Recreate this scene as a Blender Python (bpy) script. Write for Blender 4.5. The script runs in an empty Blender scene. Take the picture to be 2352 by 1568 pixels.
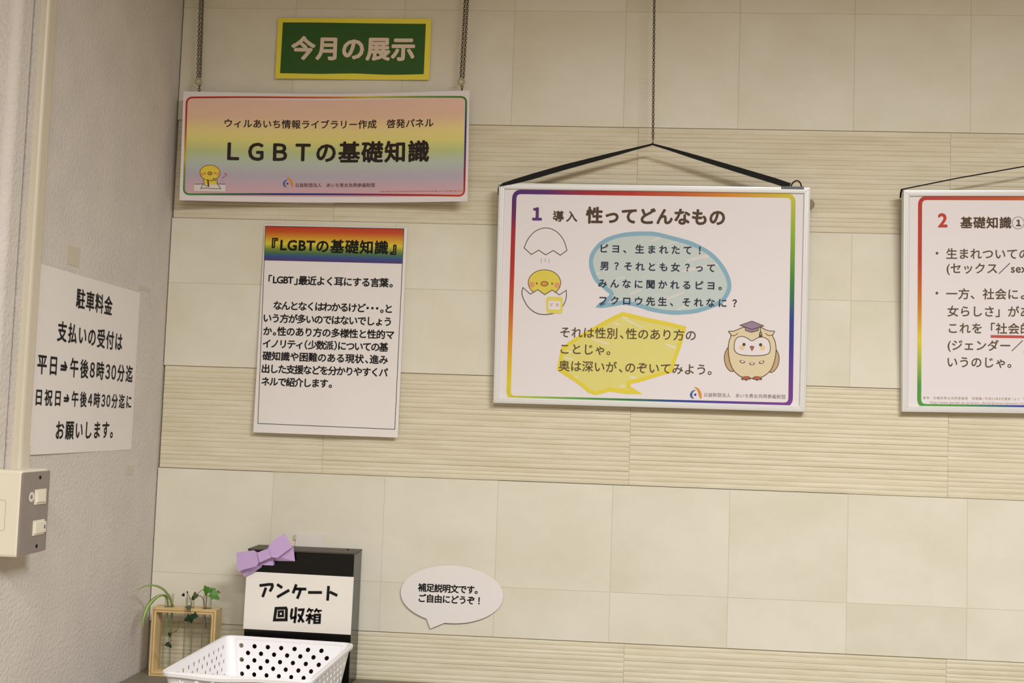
import bpy, bmesh, math, random
from mathutils import Vector, Matrix
from mathutils.geometry import tessellate_polygon
random.seed(7)
SC = bpy.context.scene
COL = SC.collection

# ------------------------------------------------------------------ camera, world, lights, exposure
cam_d = bpy.data.cameras.new('camera'); cam = bpy.data.objects.new('camera', cam_d); COL.objects.link(cam)
YAW, PITCH, ROLL = 0.07154, 0.06997, 0.03494
fw = Vector((-math.sin(YAW)*math.cos(PITCH), math.cos(YAW)*math.cos(PITCH), math.sin(PITCH)))
r0 = Vector((math.cos(YAW), math.sin(YAW), 0)); u0 = r0.cross(fw)
rt = math.cos(ROLL)*r0 + math.sin(ROLL)*u0
up = -math.sin(ROLL)*r0 + math.cos(ROLL)*u0
M = Matrix((rt, up, -fw)).transposed().to_4x4(); M.translation = Vector((0.8663, -2.2827, 1.5))
cam.matrix_world = M
cam_d.sensor_fit = 'HORIZONTAL'; cam_d.sensor_width = 36.0; cam_d.lens = 36.0*2669.2/2352.0
cam_d.clip_start = 0.05
SC.camera = cam
SC.view_settings.view_transform = 'Standard'; SC.view_settings.look = 'None'
SC.view_settings.gamma = 1.0; SC.view_settings.use_curve_mapping = False
SC.view_settings.exposure = -0.30
world = bpy.data.worlds.new('world'); SC.world = world; world.use_nodes = True
world.node_tree.nodes['Background'].inputs[0].default_value = (1.0, 0.95, 0.86, 1)
world.node_tree.nodes['Background'].inputs[1].default_value = 0.2

def area(name, loc, sx, sy, power, color=(1, .93, .80), aim=None, spread=180):
    d = bpy.data.lights.new(name, 'AREA'); d.shape = 'RECTANGLE'; d.size = sx; d.size_y = sy
    d.energy = power; d.color = color; d.spread = math.radians(spread)   # louvred fitting
    o = bpy.data.objects.new(name, d); COL.objects.link(o); o.location = loc
    if aim is not None:
        o.rotation_euler = (Vector(aim)-Vector(loc)).to_track_quat('-Z', 'Y').to_euler()
    return o
area('ceiling_lamp_near', (1.75, -1.95, 2.68), 0.9, 0.3, 80, (1, .995, 1.0), spread=170)
area('ceiling_lamp_rear', (0.7, -2.7, 2.68), 1.2, 0.3, 58, (1, .985, .97), spread=166)

# ------------------------------------------------------------------ materials
def srgb(r, g, b):
    f = lambda c: (c/255)/12.92 if c/255 <= .04045 else ((c/255+.055)/1.055)**2.4
    return (f(r), f(g), f(b), 1)
MATS = {}
def mat(name, col, rough=.6, spec=.3, metal=0.0, noise=0.0, nscale=30, bump=0.0, bscale=200, coat=0.0, alpha=1.0, vcol=False, bdist=.001):
    if name in MATS: return MATS[name]
    m = bpy.data.materials.new(name); m.use_nodes = True; MATS[name] = m
    nt = m.node_tree; b = nt.nodes['Principled BSDF']
    b.inputs['Base Color'].default_value = col
    b.inputs['Roughness'].default_value = rough
    b.inputs['Specular IOR Level'].default_value = spec
    b.inputs['Metallic'].default_value = metal
    b.inputs['Coat Weight'].default_value = coat
    b.inputs['Alpha'].default_value = alpha
    tc = nt.nodes.new('ShaderNodeTexCoord')
    if vcol:
        a = nt.nodes.new('ShaderNodeVertexColor'); a.layer_name = 'ink'
        nt.links.new(a.outputs['Color'], b.inputs['Base Color'])
    if noise:
        n = nt.nodes.new('ShaderNodeTexNoise'); n.inputs['Scale'].default_value = nscale
        n.inputs['Detail'].default_value = 6
        nt.links.new(tc.outputs['Object'], n.inputs['Vector'])
        mx = nt.nodes.new('ShaderNodeMix'); mx.data_type = 'RGBA'
        mx.inputs['A'].default_value = tuple(c*(1-noise) for c in col[:3])+(1,)
        mx.inputs['B'].default_value = tuple(min(1, c*(1+noise)) for c in col[:3])+(1,)
        mr = nt.nodes.new('ShaderNodeMapRange'); mr.inputs[1].default_value = .3; mr.inputs[2].default_value = .7
        nt.links.new(n.outputs['Fac'], mr.inputs[0]); nt.links.new(mr.outputs[0], mx.inputs['Factor'])
        nt.links.new(mx.outputs['Result'], b.inputs['Base Color'])
    if bump:
        n2 = nt.nodes.new('ShaderNodeTexNoise'); n2.inputs['Scale'].default_value = bscale
        n2.inputs['Detail'].default_value = 4
        nt.links.new(tc.outputs['Object'], n2.inputs['Vector'])
        bp = nt.nodes.new('ShaderNodeBump'); bp.inputs['Strength'].default_value = bump
        bp.inputs['Distance'].default_value = bdist
        nt.links.new(n2.outputs['Fac'], bp.inputs['Height']); nt.links.new(bp.outputs['Normal'], b.inputs['Normal'])
    return m

def stone_mat(name, base, base2, streak=False):
    """fired stone tile: cloudy two-tone colour, per-tile shade, fine relief"""
    m = bpy.data.materials.new(name); m.use_nodes = True; MATS[name] = m
    nt = m.node_tree; b = nt.nodes['Principled BSDF']; N = nt.nodes.new; Lk = nt.links.new
    b.inputs['Roughness'].default_value = .55; b.inputs['Specular IOR Level'].default_value = .25
    tc = N('ShaderNodeTexCoord'); oi = N('ShaderNodeObjectInfo')
    add = N('ShaderNodeVectorMath'); add.operation = 'ADD'
    geo = N('ShaderNodeNewGeometry')
    Lk(geo.outputs['Position'], add.inputs[0]); Lk(oi.outputs['Random'], add.inputs[1])
    mp = N('ShaderNodeMapping'); mp.inputs['Scale'].default_value = (1.5, 1, 14) if streak else (1, 1, 1.3)
    Lk(add.outputs[0], mp.inputs[0])
    n = N('ShaderNodeTexNoise'); n.inputs['Scale'].default_value = 5 if not streak else 6; n.inputs['Detail'].default_value = 7
    n.inputs['Roughness'].default_value = .6
    Lk(mp.outputs[0], n.inputs['Vector'])
    mr = N('ShaderNodeMapRange'); mr.inputs[1].default_value = .35; mr.inputs[2].default_value = .65
    Lk(n.outputs['Fac'], mr.inputs[0])
    mx = N('ShaderNodeMix'); mx.data_type = 'RGBA'; mx.inputs['A'].default_value = base; mx.inputs['B'].default_value = base2
    Lk(mr.outputs[0], mx.inputs['Factor'])
    # per tile value shift
    hs = N('ShaderNodeHueSaturation'); vm = N('ShaderNodeMapRange')
    vm.inputs[3].default_value = .99; vm.inputs[4].default_value = 1.01
    Lk(oi.outputs['Random'], vm.inputs[0]); Lk(vm.outputs[0], hs.inputs['Value']); Lk(mx.outputs['Result'], hs.inputs['Color'])
    Lk(hs.outputs['Color'], b.inputs['Base Color'])
    n2 = N('ShaderNodeTexNoise'); n2.inputs['Scale'].default_value = 60; n2.inputs['Detail'].default_value = 5
    Lk(mp.outputs[0], n2.inputs['Vector'])
    bp = N('ShaderNodeBump'); bp.inputs['Strength'].default_value = .12; bp.inputs['Distance'].default_value = .002
    Lk(n2.outputs['Fac'], bp.inputs['Height']); Lk(bp.outputs['Normal'], b.inputs['Normal'])
    return m

M_PLAIN = stone_mat('plain_tile', srgb(216, 211, 190), srgb(226, 221, 205))
M_RIB = stone_mat('ribbed_tile', srgb(209, 200, 172), srgb(221, 213, 189), True)
M_GROUT = mat('grout', srgb(206, 198, 172), .9)
M_PLASTER = mat('plaster', srgb(212, 205, 197), .85, .15, noise=.04, nscale=14, bump=.9, bscale=150, bdist=.0022)
M_PAPER = mat('paper', srgb(232, 227, 223), .5, .3, noise=.008, nscale=9)
M_PAPER2 = mat('paper_warm', srgb(237, 232, 222), .55, .25, noise=.01, nscale=12)
M_BLACKINK = mat('black_ink', srgb(20, 19, 19), .6, .2)
M_BROWNINK = mat('brown_ink', srgb(78, 55, 28), .5)
M_NAVYINK = mat('navy_ink', srgb(38, 38, 62), .5)
M_RAINBOW = mat('rainbow_ink', (1, 1, 1, 1), .5, vcol=True)
M_ALU = mat('aluminium', srgb(230, 230, 228), .32, .5, metal=.2)
M_BLACKPLASTIC = mat('black_plastic', srgb(16, 15, 15), .28, .5)
M_BOX = mat('black_box_card', srgb(8, 7, 6), .2, .35, noise=.2, nscale=20)
M_STRAP = mat('black_webbing', srgb(18, 18, 18), .75, bump=.3, bscale=900)
M_CHAIN = mat('dull_steel', srgb(98, 86, 66), .5, .5, metal=.6)
M_WOOD = mat('pale_wood', srgb(216, 190, 138), .55, .3, noise=.08, nscale=40)
M_PLY = mat('ply_core', srgb(184, 142, 84), .7)
M_BASKET = mat('white_basket_plastic', srgb(246, 245, 247), .35, .45)
M_CREAM = mat('cream_plastic', srgb(228, 222, 202), .35, .45, noise=.01)
M_CREAM2 = mat('conduit_plastic', srgb(206, 198, 178), .3, .5)
M_STEEL = mat('switch_plate_metal', srgb(144, 135, 128), .42, .5, metal=.2, noise=.05, nscale=60)
M_LILAC = mat('lilac_paper', srgb(196, 166, 210), .75, .15)
M_COUNTER = mat('counter_grey', srgb(126, 118, 104), .5, .35, noise=.04, nscale=60)
M_LEAF = mat('leaf_green', srgb(82, 132, 48), .45, .35, noise=.25, nscale=90)
M_LEAFD = mat('leaf_dark', srgb(40, 62, 34), .5, .3, noise=.2, nscale=90)
M_LEAFO = mat('leaf_olive', srgb(92, 100, 62), .55, .3, noise=.2, nscale=90)
M_STEM = mat('stem_olive', srgb(92, 84, 48), .6)
M_CEIL = mat('ceiling_board', srgb(205, 195, 175), .9, .1, noise=.02)
M_FLOOR = mat('floor_vinyl', srgb(150, 130, 100), .5, .3, noise=.05)
M_DARK = mat('dark_gap', srgb(30, 26, 22), .9)

def ink(name, r, g, b, rough=.5): return mat(name, srgb(r, g, b), rough)

def glass_mat():
    m = bpy.data.materials.new('thin_glass'); m.use_nodes = True
    nt = m.node_tree; nt.nodes.remove(nt.nodes['Principled BSDF']); out = nt.nodes['Material Output']
    tr = nt.nodes.new('ShaderNodeBsdfTransparent'); tr.inputs[0].default_value = (.975, .98, .97, 1)
    gl = nt.nodes.new('ShaderNodeBsdfGlossy'); gl.inputs['Roughness'].default_value = .05
    lw = nt.nodes.new('ShaderNodeLayerWeight'); lw.inputs['Blend'].default_value = .22
    mx = nt.nodes.new('ShaderNodeMixShader')
    nt.links.new(lw.outputs['Facing'], mx.inputs[0]); nt.links.new(tr.outputs[0], mx.inputs[1]); nt.links.new(gl.outputs[0], mx.inputs[2])
    nt.links.new(mx.outputs[0], out.inputs[0]); return m
M_GLASS = glass_mat()

# ------------------------------------------------------------------ object helpers
def link_mesh(name, verts, faces, mats, parent=None, midx=None, smooth=False, vcols=None, uvs=None):
    me = bpy.data.meshes.new(name); me.from_pydata([tuple(v) for v in verts], [], faces)
    for m in (mats if isinstance(mats, (list, tuple)) else [mats]): me.materials.append(m)
    if midx: me.polygons.foreach_set('material_index', midx)
    if smooth: me.polygons.foreach_set('use_smooth', [True]*len(me.polygons))
    if vcols:
        a = me.color_attributes.new('ink', 'FLOAT_COLOR', 'POINT')
        for i, c in enumerate(vcols): a.data[i].color = c
    me.update()
    o = bpy.data.objects.new(name, me); COL.objects.link(o)
    if parent: o.parent = parent; o.matrix_parent_inverse = Matrix.Translation(-parent.location) if parent.type == 'EMPTY' else Matrix()
    return o
def thing(name, loc, label, cat, group=None):
    e = bpy.data.objects.new(name, None); COL.objects.link(e); e.location = loc; e.empty_display_size = .02
    return tag(e, label, cat, group)
def tag(o, label, cat, group=None):
    o['label'] = label; o['category'] = cat
    if group: o['group'] = group
    return o
def structure(o): o['kind'] = 'structure'; return o

class MB:
    def __init__(s): s.v = []; s.f = []; s.m = []
    def add(s, vs, fs, mi=0):
        n = len(s.v); s.v += [Vector(v) for v in vs]; s.f += [tuple(i+n for i in f) for f in fs]; s.m += [mi]*len(fs); return s
    def box(s, a, b, mi=0, bev=0.0):
        x0, y0, z0 = a; x1, y1, z1 = b
        if bev <= 0:
            vs = [(x, y, z) for z in (z0, z1) for y in (y0, y1) for x in (x0, x1)]
            return s.add(vs, [(0, 2, 3, 1), (4, 5, 7, 6), (0, 1, 5, 4), (2, 6, 7, 3), (0, 4, 6, 2), (1, 3, 7, 5)], mi)
        bm = bmesh.new(); bmesh.ops.create_cube(bm, size=1)
        for v in bm.verts: v.co = Vector(((x0+x1)/2+v.co.x*(x1-x0), (y0+y1)/2+v.co.y*(y1-y0), (z0+z1)/2+v.co.z*(z1-z0)))
        bmesh.ops.bevel(bm, geom=bm.edges[:], offset=bev, segments=2, affect='EDGES', profile=.6)
        bm.verts.index_update()
        s.add([v.co.copy() for v in bm.verts], [tuple(v.index for v in f.verts) for f in bm.faces], mi); bm.free(); return s
    def tube(s, pts, r, n=8, closed=False, mi=0, cap=True):
        pts = [Vector(p) for p in pts]; k = len(pts); rs = r if isinstance(r, (list, tuple)) else [r]*k
        ref = None; rings = []
        for i, p in enumerate(pts):
            a = pts[(i-1) % k] if (closed or i > 0) else p; b = pts[(i+1) % k] if (closed or i < k-1) else p
            t = (b-a).normalized()
            if ref is None:
                ref = t.orthogonal().normalized()
            ref = (ref - t*ref.dot(t)).normalized(); bi = t.cross(ref)
            rings.append([p+(ref*math.cos(2*math.pi*j/n)+bi*math.sin(2*math.pi*j/n))*rs[i] for j in range(n)])
        vs = [v for rg in rings for v in rg]; fs = []
        for i in range(k if closed else k-1):
            i2 = (i+1) % k
            for j in range(n): fs.append((i*n+j, i*n+(j+1) % n, i2*n+(j+1) % n, i2*n+j))
        if not closed and cap: fs += [tuple(range(n))[::-1], tuple((k-1)*n+j for j in range(n))]
        return s.add(vs, fs, mi)
    def prism(s, pts, d, mi=0):
        """closed polygon pts (3-D, planar) pushed along vector d"""
        n = len(pts); d = Vector(d); a = [Vector(p) for p in pts]; tris = tessellate_polygon([a])
        vs = a+[p+d for p in a]
        fs = [tuple(t) for t in tris]+[tuple(i+n for i in t)[::-1] for t in tris]
        fs += [(i, (i+1) % n, n+(i+1) % n, n+i) for i in range(n)]
        return s.add(vs, fs, mi)
    def build(s, name, mats, parent=None, smooth=False):
        return link_mesh(name, s.v, s.f, mats, parent, s.m, smooth)

def smooth_pts(P, n=6, closed=True):
    """Catmull-Rom through the points"""
    k = len(P); out = []
    for i in range(k if closed else k-1):
        g = lambda j: P[j % k] if closed else P[max(0, min(k-1, j))]
        p0, p1, p2, p3 = g(i-1), g(i), g(i+1), g(i+2)
        for q in range(n):
            t = q/n
            out.append(tuple(.5*((2*p1[a])+(-p0[a]+p2[a])*t+(2*p0[a]-5*p1[a]+4*p2[a]-p3[a])*t*t+(-p0[a]+3*p1[a]-3*p2[a]+p3[a])*t**3) for a in range(len(p1))))
    if not closed: out.append(tuple(P[-1]))
    return out

# ------------------------------------------------------------------ printed sheets
class Sheet:
    """a sheet of paper in the room: bottom-left corner o, unit vectors r (right) and u (up); bend(u,v)->(out, lift) in metres"""
    def __init__(s, o, r, u, w, h, bend=None):
        s.o = Vector(o); s.r = Vector(r).normalized(); s.u = Vector(u).normalized(); s.n = s.r.cross(s.u).normalized()
        s.w, s.h, s.bend = w, h, bend
    def at(s, a, b, d=0.0):
        p = s.o+s.r*a+s.u*b
        if s.bend: d = d+s.bend(a/s.w, b/s.h)
        return p+s.n*d
    def paper(s, name, m, parent, nx=24, ny=10, th=.0003, rounded=0):
        vs = []; fs = []
        for k in (0, -th):
            for j in range(ny+1):
                for i in range(nx+1):
                    a, b = s.w*i/nx, s.h*j/ny; vs.append(s.at(a, b, k))
        W = nx+1; Nn = W*(ny+1)
        for j in range(ny):
            for i in range(nx):
                q = j*W+i; fs.append((q, q+1, q+W+1, q+W)); fs.append((q+Nn, q+W+Nn, q+W+1+Nn, q+1+Nn))
        edge = [j*W for j in range(ny, 0, -1)]+list(range(0, nx))+[j*W+nx for j in range(ny)]+[ny*W+i for i in range(nx, 0, -1)]
        for i in range(len(edge)):
            a, b = edge[i], edge[(i+1) % len(edge)]; fs.append((a, a+Nn, b+Nn, b))
        o = link_mesh(name, vs, fs, m, parent, smooth=False)
        uv = o.data.uv_layers.new(name='UVMap')
        for l in o.data.loops:
            i = l.vertex_index % Nn; uv.data[l.index].uv = ((i % W)/nx, (i//W)/ny)
        return o

class Art:
    """artwork units -> metres on the sheet (plane homography from the artwork's four corner marks TL TR BR BL)"""
    def __init__(s, sheet, corners, size=None):
        w, h = size or (sheet.w, sheet.h); dst = [(0, h), (w, h), (w, 0), (0, 0)]
        A = []
        for (x, y), (X, Y) in zip(corners, dst):
            A.append([x, y, 1, 0, 0, 0, -x*X, -y*X, X]); A.append([0, 0, 0, x, y, 1, -x*Y, -y*Y, Y])
        n = 8
        for i in range(n):
            p = max(range(i, n), key=lambda q: abs(A[q][i])); A[i], A[p] = A[p], A[i]
            for q in range(n):
                if q != i:
                    k = A[q][i]/A[i][i]; A[q] = [a-k*b for a, b in zip(A[q], A[i])]
        s.H = [A[i][8]/A[i][i] for i in range(8)]+[1.0]; s.sheet = sheet; s.org = (0, 0); s.sc = 1.0; s.fix = None
    def unit(s, ox, oy, sc): s.org = (ox, oy); s.sc = sc; return s
    def m(s, x, y):
        x = s.org[0]+x/s.sc; y = s.org[1]+y/s.sc
        if s.fix: x, y = s.fix(x, y)
        H = s.H; d = H[6]*x+H[7]*y+1
        return ((H[0]*x+H[1]*y+H[2])/d, (H[3]*x+H[4]*y+H[5])/d)
    def scale(s, x, y):
        a = s.m(x, y); b = s.m(x, y+s.sc*4); return abs(a[1]-b[1])/(s.sc*4)

GLY = {}
def load_glyphs(chars):
    objs = []
    for ch in sorted(set(chars)):
        if ch in GLY or ch in ' 　': continue
        pair = []
        for body in (ch, ch+ch):
            c = bpy.data.curves.new('glyph', 'FONT'); c.body = body; c.resolution_u = 3
            o = bpy.data.objects.new('glyph', c); COL.objects.link(o); pair.append(o)
        objs.append((ch, pair))
    bpy.context.view_layer.update(); dg = bpy.context.evaluated_depsgraph_get()
    for ch, (a, b) in objs:
        ea = a.evaluated_get(dg); m = ea.to_mesh(); vs = [(v.co.x, v.co.y) for v in m.vertices]; fs = [tuple(p.vertices) for p in m.polygons]; ea.to_mesh_clear()
        eb = b.evaluated_get(dg); m = eb.to_mesh(); bx = max(v.co.x for v in m.vertices); eb.to_mesh_clear()
        GLY[ch] = (vs, fs, bx-max(v[0] for v in vs))
    for ch, (a, b) in objs:
        for o in (a, b):
            c = o.data; bpy.data.objects.remove(o); bpy.data.curves.remove(c)

def text_lines(A, rows, m, parent, **kw):
    for t, a, b, e, bo in rows:
        P = Print(A); P.text(t, a, b, e, bo, **kw); P.done('text_line', m, parent)

class Print(MB):
    def __init__(s, art): super().__init__(); s.art = art; s.sheet = art.sheet; s.c = []
    def put(s, pts, fs, layer, mi, cols=None):
        s.add([s.sheet.at(a, b, .00012*layer+.00006) for a, b in pts], fs, mi)
        s.c += cols or [(1, 1, 1, 1)]*len(pts)
    def poly(s, pts, mi=0, layer=1, smooth=0):
        if smooth: pts = smooth_pts(pts, smooth)
        loc = [s.art.m(*p) for p in pts]
        tris = tessellate_polygon([[Vector((a, b, 0)) for a, b in loc]])
        s.put(loc, [tuple(t) for t in tris], layer, mi)
    def ell(s, cx, cy, rx, ry, mi=0, layer=1, n=28):
        s.poly([(cx+rx*math.cos(2*math.pi*i/n), cy+ry*math.sin(2*math.pi*i/n)) for i in range(n)], mi, layer)
    def stroke(s, pts, w, mi=0, layer=2, closed=False, smooth=0, rough=0, col=None):
        """w in artwork units"""
        if smooth: pts = smooth_pts(pts, smooth, closed)
        W = w*s.art.scale(*pts[0]); loc = [Vector(s.art.m(*p)) for p in pts]; n = len(loc); out = []; cols = []
        for i, p in enumerate(loc):
            a = loc[(i-1) % n] if (closed or i) else p; b = loc[(i+1) % n] if (closed or i < n-1) else p
            d1 = (p-a).normalized() if (p-a).length > 1e-9 else None; d2 = (b-p).normalized() if (b-p).length > 1e-9 else None
            d = ((d1 or d2)+(d2 or d1)); d = d.normalized() if d.length > 1e-6 else (d1 or d2)
            nn = Vector((-d.y, d.x)); k = 1/max(.55, abs(nn.dot(Vector((-(d1 or d2).y, (d1 or d2).x)))))
            hw = W/2*k*(1+random.uniform(-rough, rough))
            if not closed and i == 0: p = p-d*W*.15
            if not closed and i == n-1: p = p+d*W*.15
            out += [tuple(p+nn*hw), tuple(p-nn*hw)]
            c = col(pts[i]) if col else (1, 1, 1, 1); cols += [c, c]
        fs = [(2*i, 2*i+1, 2*((i+1) % n)+1, 2*((i+1) % n)) for i in range(n if closed else n-1)]
        s.put(out, fs, layer, mi, cols)
    def text(s, t, p0, p1, em, bold=0.0, mi=0, layer=4, half='', flat=True):
        """lay the glyphs out so that their ink runs from p0 to p1 (artwork units, mid height); em in artwork units"""
        e = em*s.art.scale(*p0); a = Vector(s.art.m(*p0)); b = Vector(s.art.m(*p1))
        if flat: mid = (a.y+b.y)/2; a.y = b.y = mid
        adv = []
        for ch in t:
            if ch in GLY:
                w = GLY[ch][2]
                if ch in half: w *= .62
            else: w = 1.0 if ch == '　' else .3
            adv.append(w)
        def ext(ch):
            if ch not in GLY: return (0, .3)
            xs = [v[0] for v in GLY[ch][0]]; lo, hi = min(xs), max(xs)
            if ch in '！？': sh = .5-(lo+hi)/2; return (lo+sh, hi+sh)
            if ch in half and ord(ch) > 255: sh = .31-(lo+hi)/2; return (lo+sh, hi+sh)
            return (lo, hi)
        lo = ext(t[0])[0]; hi = ext(t[-1])[1]; n = len(t); L = (b-a).length/e
        nat = sum(adv[:-1])+hi-lo; tr = (L-nat)/(n-1) if n > 1 else 0
        dx = (b-a).normalized() if n > 1 else Vector((1, 0)); dy = Vector((-dx.y, dx.x)); x = -lo
        offs = [(0, 0)] if bold <= 0 else [(bold*math.cos(k*math.pi/4), bold*math.sin(k*math.pi/4)) for k in range(8)]+[(0, 0)]
        for i, ch in enumerate(t):
            if ch in GLY:
                vs, fs, w = GLY[ch]; sh = ext(ch)[0]-min(v[0] for v in vs)
                base = -.38 if ord(ch) > 255 else -.345
                for q, (ox, oy) in enumerate(offs):
                    pts = [a+dx*((x+vx+sh+ox)*e)+dy*((vy+base+oy)*e) for vx, vy in vs]
                    s.put([(p.x, p.y) for p in pts], fs, layer+q*.12, mi)
            x += adv[i]+tr
    def done(s, name, mats, parent, label=None):
        o = link_mesh(name, s.v, s.f, mats, parent, s.m, vcols=s.c)
        # faces must look towards the room
        me = o.data
        flip = [p.index for p in me.polygons if p.normal.dot(s.sheet.n) < 0]
        if flip:
            bm = bmesh.new(); bm.from_mesh(me); bm.faces.ensure_lookup_table()
            bmesh.ops.reverse_faces(bm, faces=[bm.faces[i] for i in flip]); bm.to_mesh(me); bm.free()
        if label: o['label'] = label
        return o

def ramp(stops, t):
    t = max(stops[0][0], min(stops[-1][0], t))
    for (a, ca), (b, cb) in zip(stops, stops[1:]):
        if t <= b:
            k = (t-a)/(b-a) if b > a else 0
            A = srgb(*ca); B = srgb(*cb); return tuple(x+(y-x)*k for x, y in zip(A, B))
    return srgb(*stops[-1][1])
def rrect(tl, tr, br, bl, rad, seg=40, nc=6):
    """closed rounded quadrilateral through the four corners, corners rounded by rad; returns points with side/position"""
    C = [Vector(tl), Vector(tr), Vector(br), Vector(bl)]; out = []
    for i in range(4):
        p, q, nx = C[i], C[(i+1) % 4], C[(i+2) % 4]
        d = (q-p).normalized(); L = (q-p).length; d2 = (nx-q).normalized()
        for k in range(seg): out.append(tuple(p+d*(rad+(L-2*rad)*k/(seg-1))))
        a = q-d*rad; b = q+d2*rad
        for k in range(1, nc):
            t = k/nc; out.append(tuple(a*(1-t)**2+q*2*t*(1-t)+b*t*t))
    return out
def side_col(tl, tr, br, bl, ramps):
    tl, tr, br, bl = map(Vector, (tl, tr, br, bl))
    def f(p):
        p = Vector(p)
        def q(a, b):
            d = b-a; t = (p-a).dot(d)/d.length_squared; t = max(0, min(1, t)); return (p-(a+d*t)).length, t
        best = min((q(tl, tr)+(0,), q(tr, br)+(1,), q(bl, br)+(2,), q(tl, bl)+(3,)), key=lambda z: z[0])
        return ramp(ramps[best[2]], best[1])
    return f

def gradient_mat(name, stops, rough=.5, box=None, outer=None):
    """vertical printed colour gradient over UV (v=1 at the top); box = (u0,v0,u1,v1) outside which the paper shows"""
    m = bpy.data.materials.new(name); m.use_nodes = True; nt = m.node_tree; b = nt.nodes['Principled BSDF']
    b.inputs['Roughness'].default_value = rough; b.inputs['Specular IOR Level'].default_value = .3
    tc = nt.nodes.new('ShaderNodeTexCoord'); sx = nt.nodes.new('ShaderNodeSeparateXYZ'); nt.links.new(tc.outputs['UV'], sx.inputs[0])
    cr = nt.nodes.new('ShaderNodeValToRGB'); e = cr.color_ramp.elements
    while len(e) > 1: e.remove(e[-1])
    e[0].position = stops[0][0]; e[0].color = srgb(*stops[0][1])
    for t, c in stops[1:]:
        n = e.new(t); n.color = srgb(*c)
    nt.links.new(sx.outputs['Y'], cr.inputs[0]); last = cr.outputs['Color']
    if box:
        def cmp(sock, val, op):
            k = nt.nodes.new('ShaderNodeMath'); k.operation = op; nt.links.new(sock, k.inputs[0]); k.inputs[1].default_value = val; return k.outputs[0]
        def mul(a, c):
            k = nt.nodes.new('ShaderNodeMath'); k.operation = 'MULTIPLY'; nt.links.new(a, k.inputs[0]); nt.links.new(c, k.inputs[1]); return k.outputs[0]
        f = mul(mul(cmp(sx.outputs['X'], box[0], 'GREATER_THAN'), cmp(sx.outputs['X'], box[2], 'LESS_THAN')),
                mul(cmp(sx.outputs['Y'], box[1], 'GREATER_THAN'), cmp(sx.outputs['Y'], box[3], 'LESS_THAN')))
        mx = nt.nodes.new('ShaderNodeMix'); mx.data_type = 'RGBA'; mx.inputs['A'].default_value = srgb(*outer)
        nt.links.new(last, mx.inputs['B']); nt.links.new(f, mx.inputs['Factor']); last = mx.outputs['Result']
    nt.links.new(last, b.inputs['Base Color']); return m

# ------------------------------------------------------------------ the room
Z_CTR = 0.993
def slab(name, a, b, m, parent=None): return structure(MB().box(a, b).build(name, m, parent))
slab('floor', (-1.2, -4.2, -.05), (4.2, .3, 0), M_FLOOR)
slab('ceiling', (-1.2, -4.2, 2.72), (4.2, .3, 2.77), M_CEIL)
slab('wall_right', (4.2, -4.2, 0), (4.3, .3, 2.72), M_PLASTER)
slab('wall_front', (-1.3, -4.2, 0), (-1.2, .3, 2.72), M_PLASTER)
slab('wall_rear', (-1.2, -4.3, 0), (4.2, -4.2, 2.72), M_PLASTER)
wl = structure(MB().box((-.2, -.605, 0), (0, .3, 2.72)).build('wall_left', M_PLASTER))
# the wall's end pier, parted from it by an open joint; its outer corner is rounded
pr = []
for k in range(9):
    t = math.pi/2*k/8; pr.append((-.014+.014*math.cos(t), -.638-.0145*math.sin(t), 0))
pm = MB().prism([(-.2, -.6115, 0), (0, -.6115, 0)]+pr+[(-1.2, -.6525, 0), (-1.2, -.6115, 0)], (0, 0, 2.72)).build('wall_pier', M_PLASTER, wl)
MB().box((-.05, -.6118, 0), (-.0030, -.604, 2.72)).build('joint_filler', M_DARK, wl)
# tiled back wall
wb = structure(MB().box((0, .0125, 0), (4.2, .3, 2.72)).build('wall_back', M_GROUT))
for z0, z1 in ((2.0945, 2.70), (1.5925, 1.8915), (1.0855, 1.3865)):
    MB().box((.0025, .0007, z0), (4.2, .0126, z1)).build('grout_bed', M_GROUT, wb)
for z0, z1 in ((1.892, 2.0935), (1.387, 1.5915), (.885, 1.0845)):
    MB().box((.005, .0034, z0), (4.2, .0126, z1)).build('grout_bed', M_GROUT, wb)
def tile_mesh(name, w, h, prof=None, th=.012, bev=.0004):
    """tile front at y=0 facing -y, corner at origin; prof = list of (z, out) ridges"""
    mb = MB()
    if prof is None:
        a, b = bev, bev
        vs = [(0, th, 0), (w, th, 0), (w, th, h), (0, th, h), (0, bev, 0), (w, bev, 0), (w, bev, h), (0, bev, h),
              (a, 0, b), (w-a, 0, b), (w-a, 0, h-b), (a, 0, h-b)]
        fs = [(0, 1, 5, 4), (1, 2, 6, 5), (2, 3, 7, 6), (3, 0, 4, 7), (4, 5, 9, 8), (5, 6, 10, 9), (6, 7, 11, 10), (7, 4, 8, 11), (8, 9, 10, 11)]
        mb.add(vs, fs)
    else:
        n = len(prof); vs = []
        for x in (0, w):
            for z, o in prof: vs.append((x, -o, z))
            vs += [(x, th, prof[-1][0]), (x, th, prof[0][0])]
        k = n+2; fs = [(i, k+i, k+(i+1) % k, (i+1) % k) for i in range(k)]
        fs = [f for f in fs]
        mb.add(vs, fs); mb.add([vs[i] for i in range(k)], [tuple(range(k))[::-1]]); mb.add([vs[k+i] for i in range(k)], [tuple(range(k))])
    me = bpy.data.meshes.new(name); me.from_pydata([tuple(v) for v in mb.v], [], mb.f); me.update()
    bm = bmesh.new(); bm.from_mesh(me); bmesh.ops.recalc_face_normals(bm, faces=bm.faces[:]); bm.to_mesh(me); bm.free()
    return me
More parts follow.
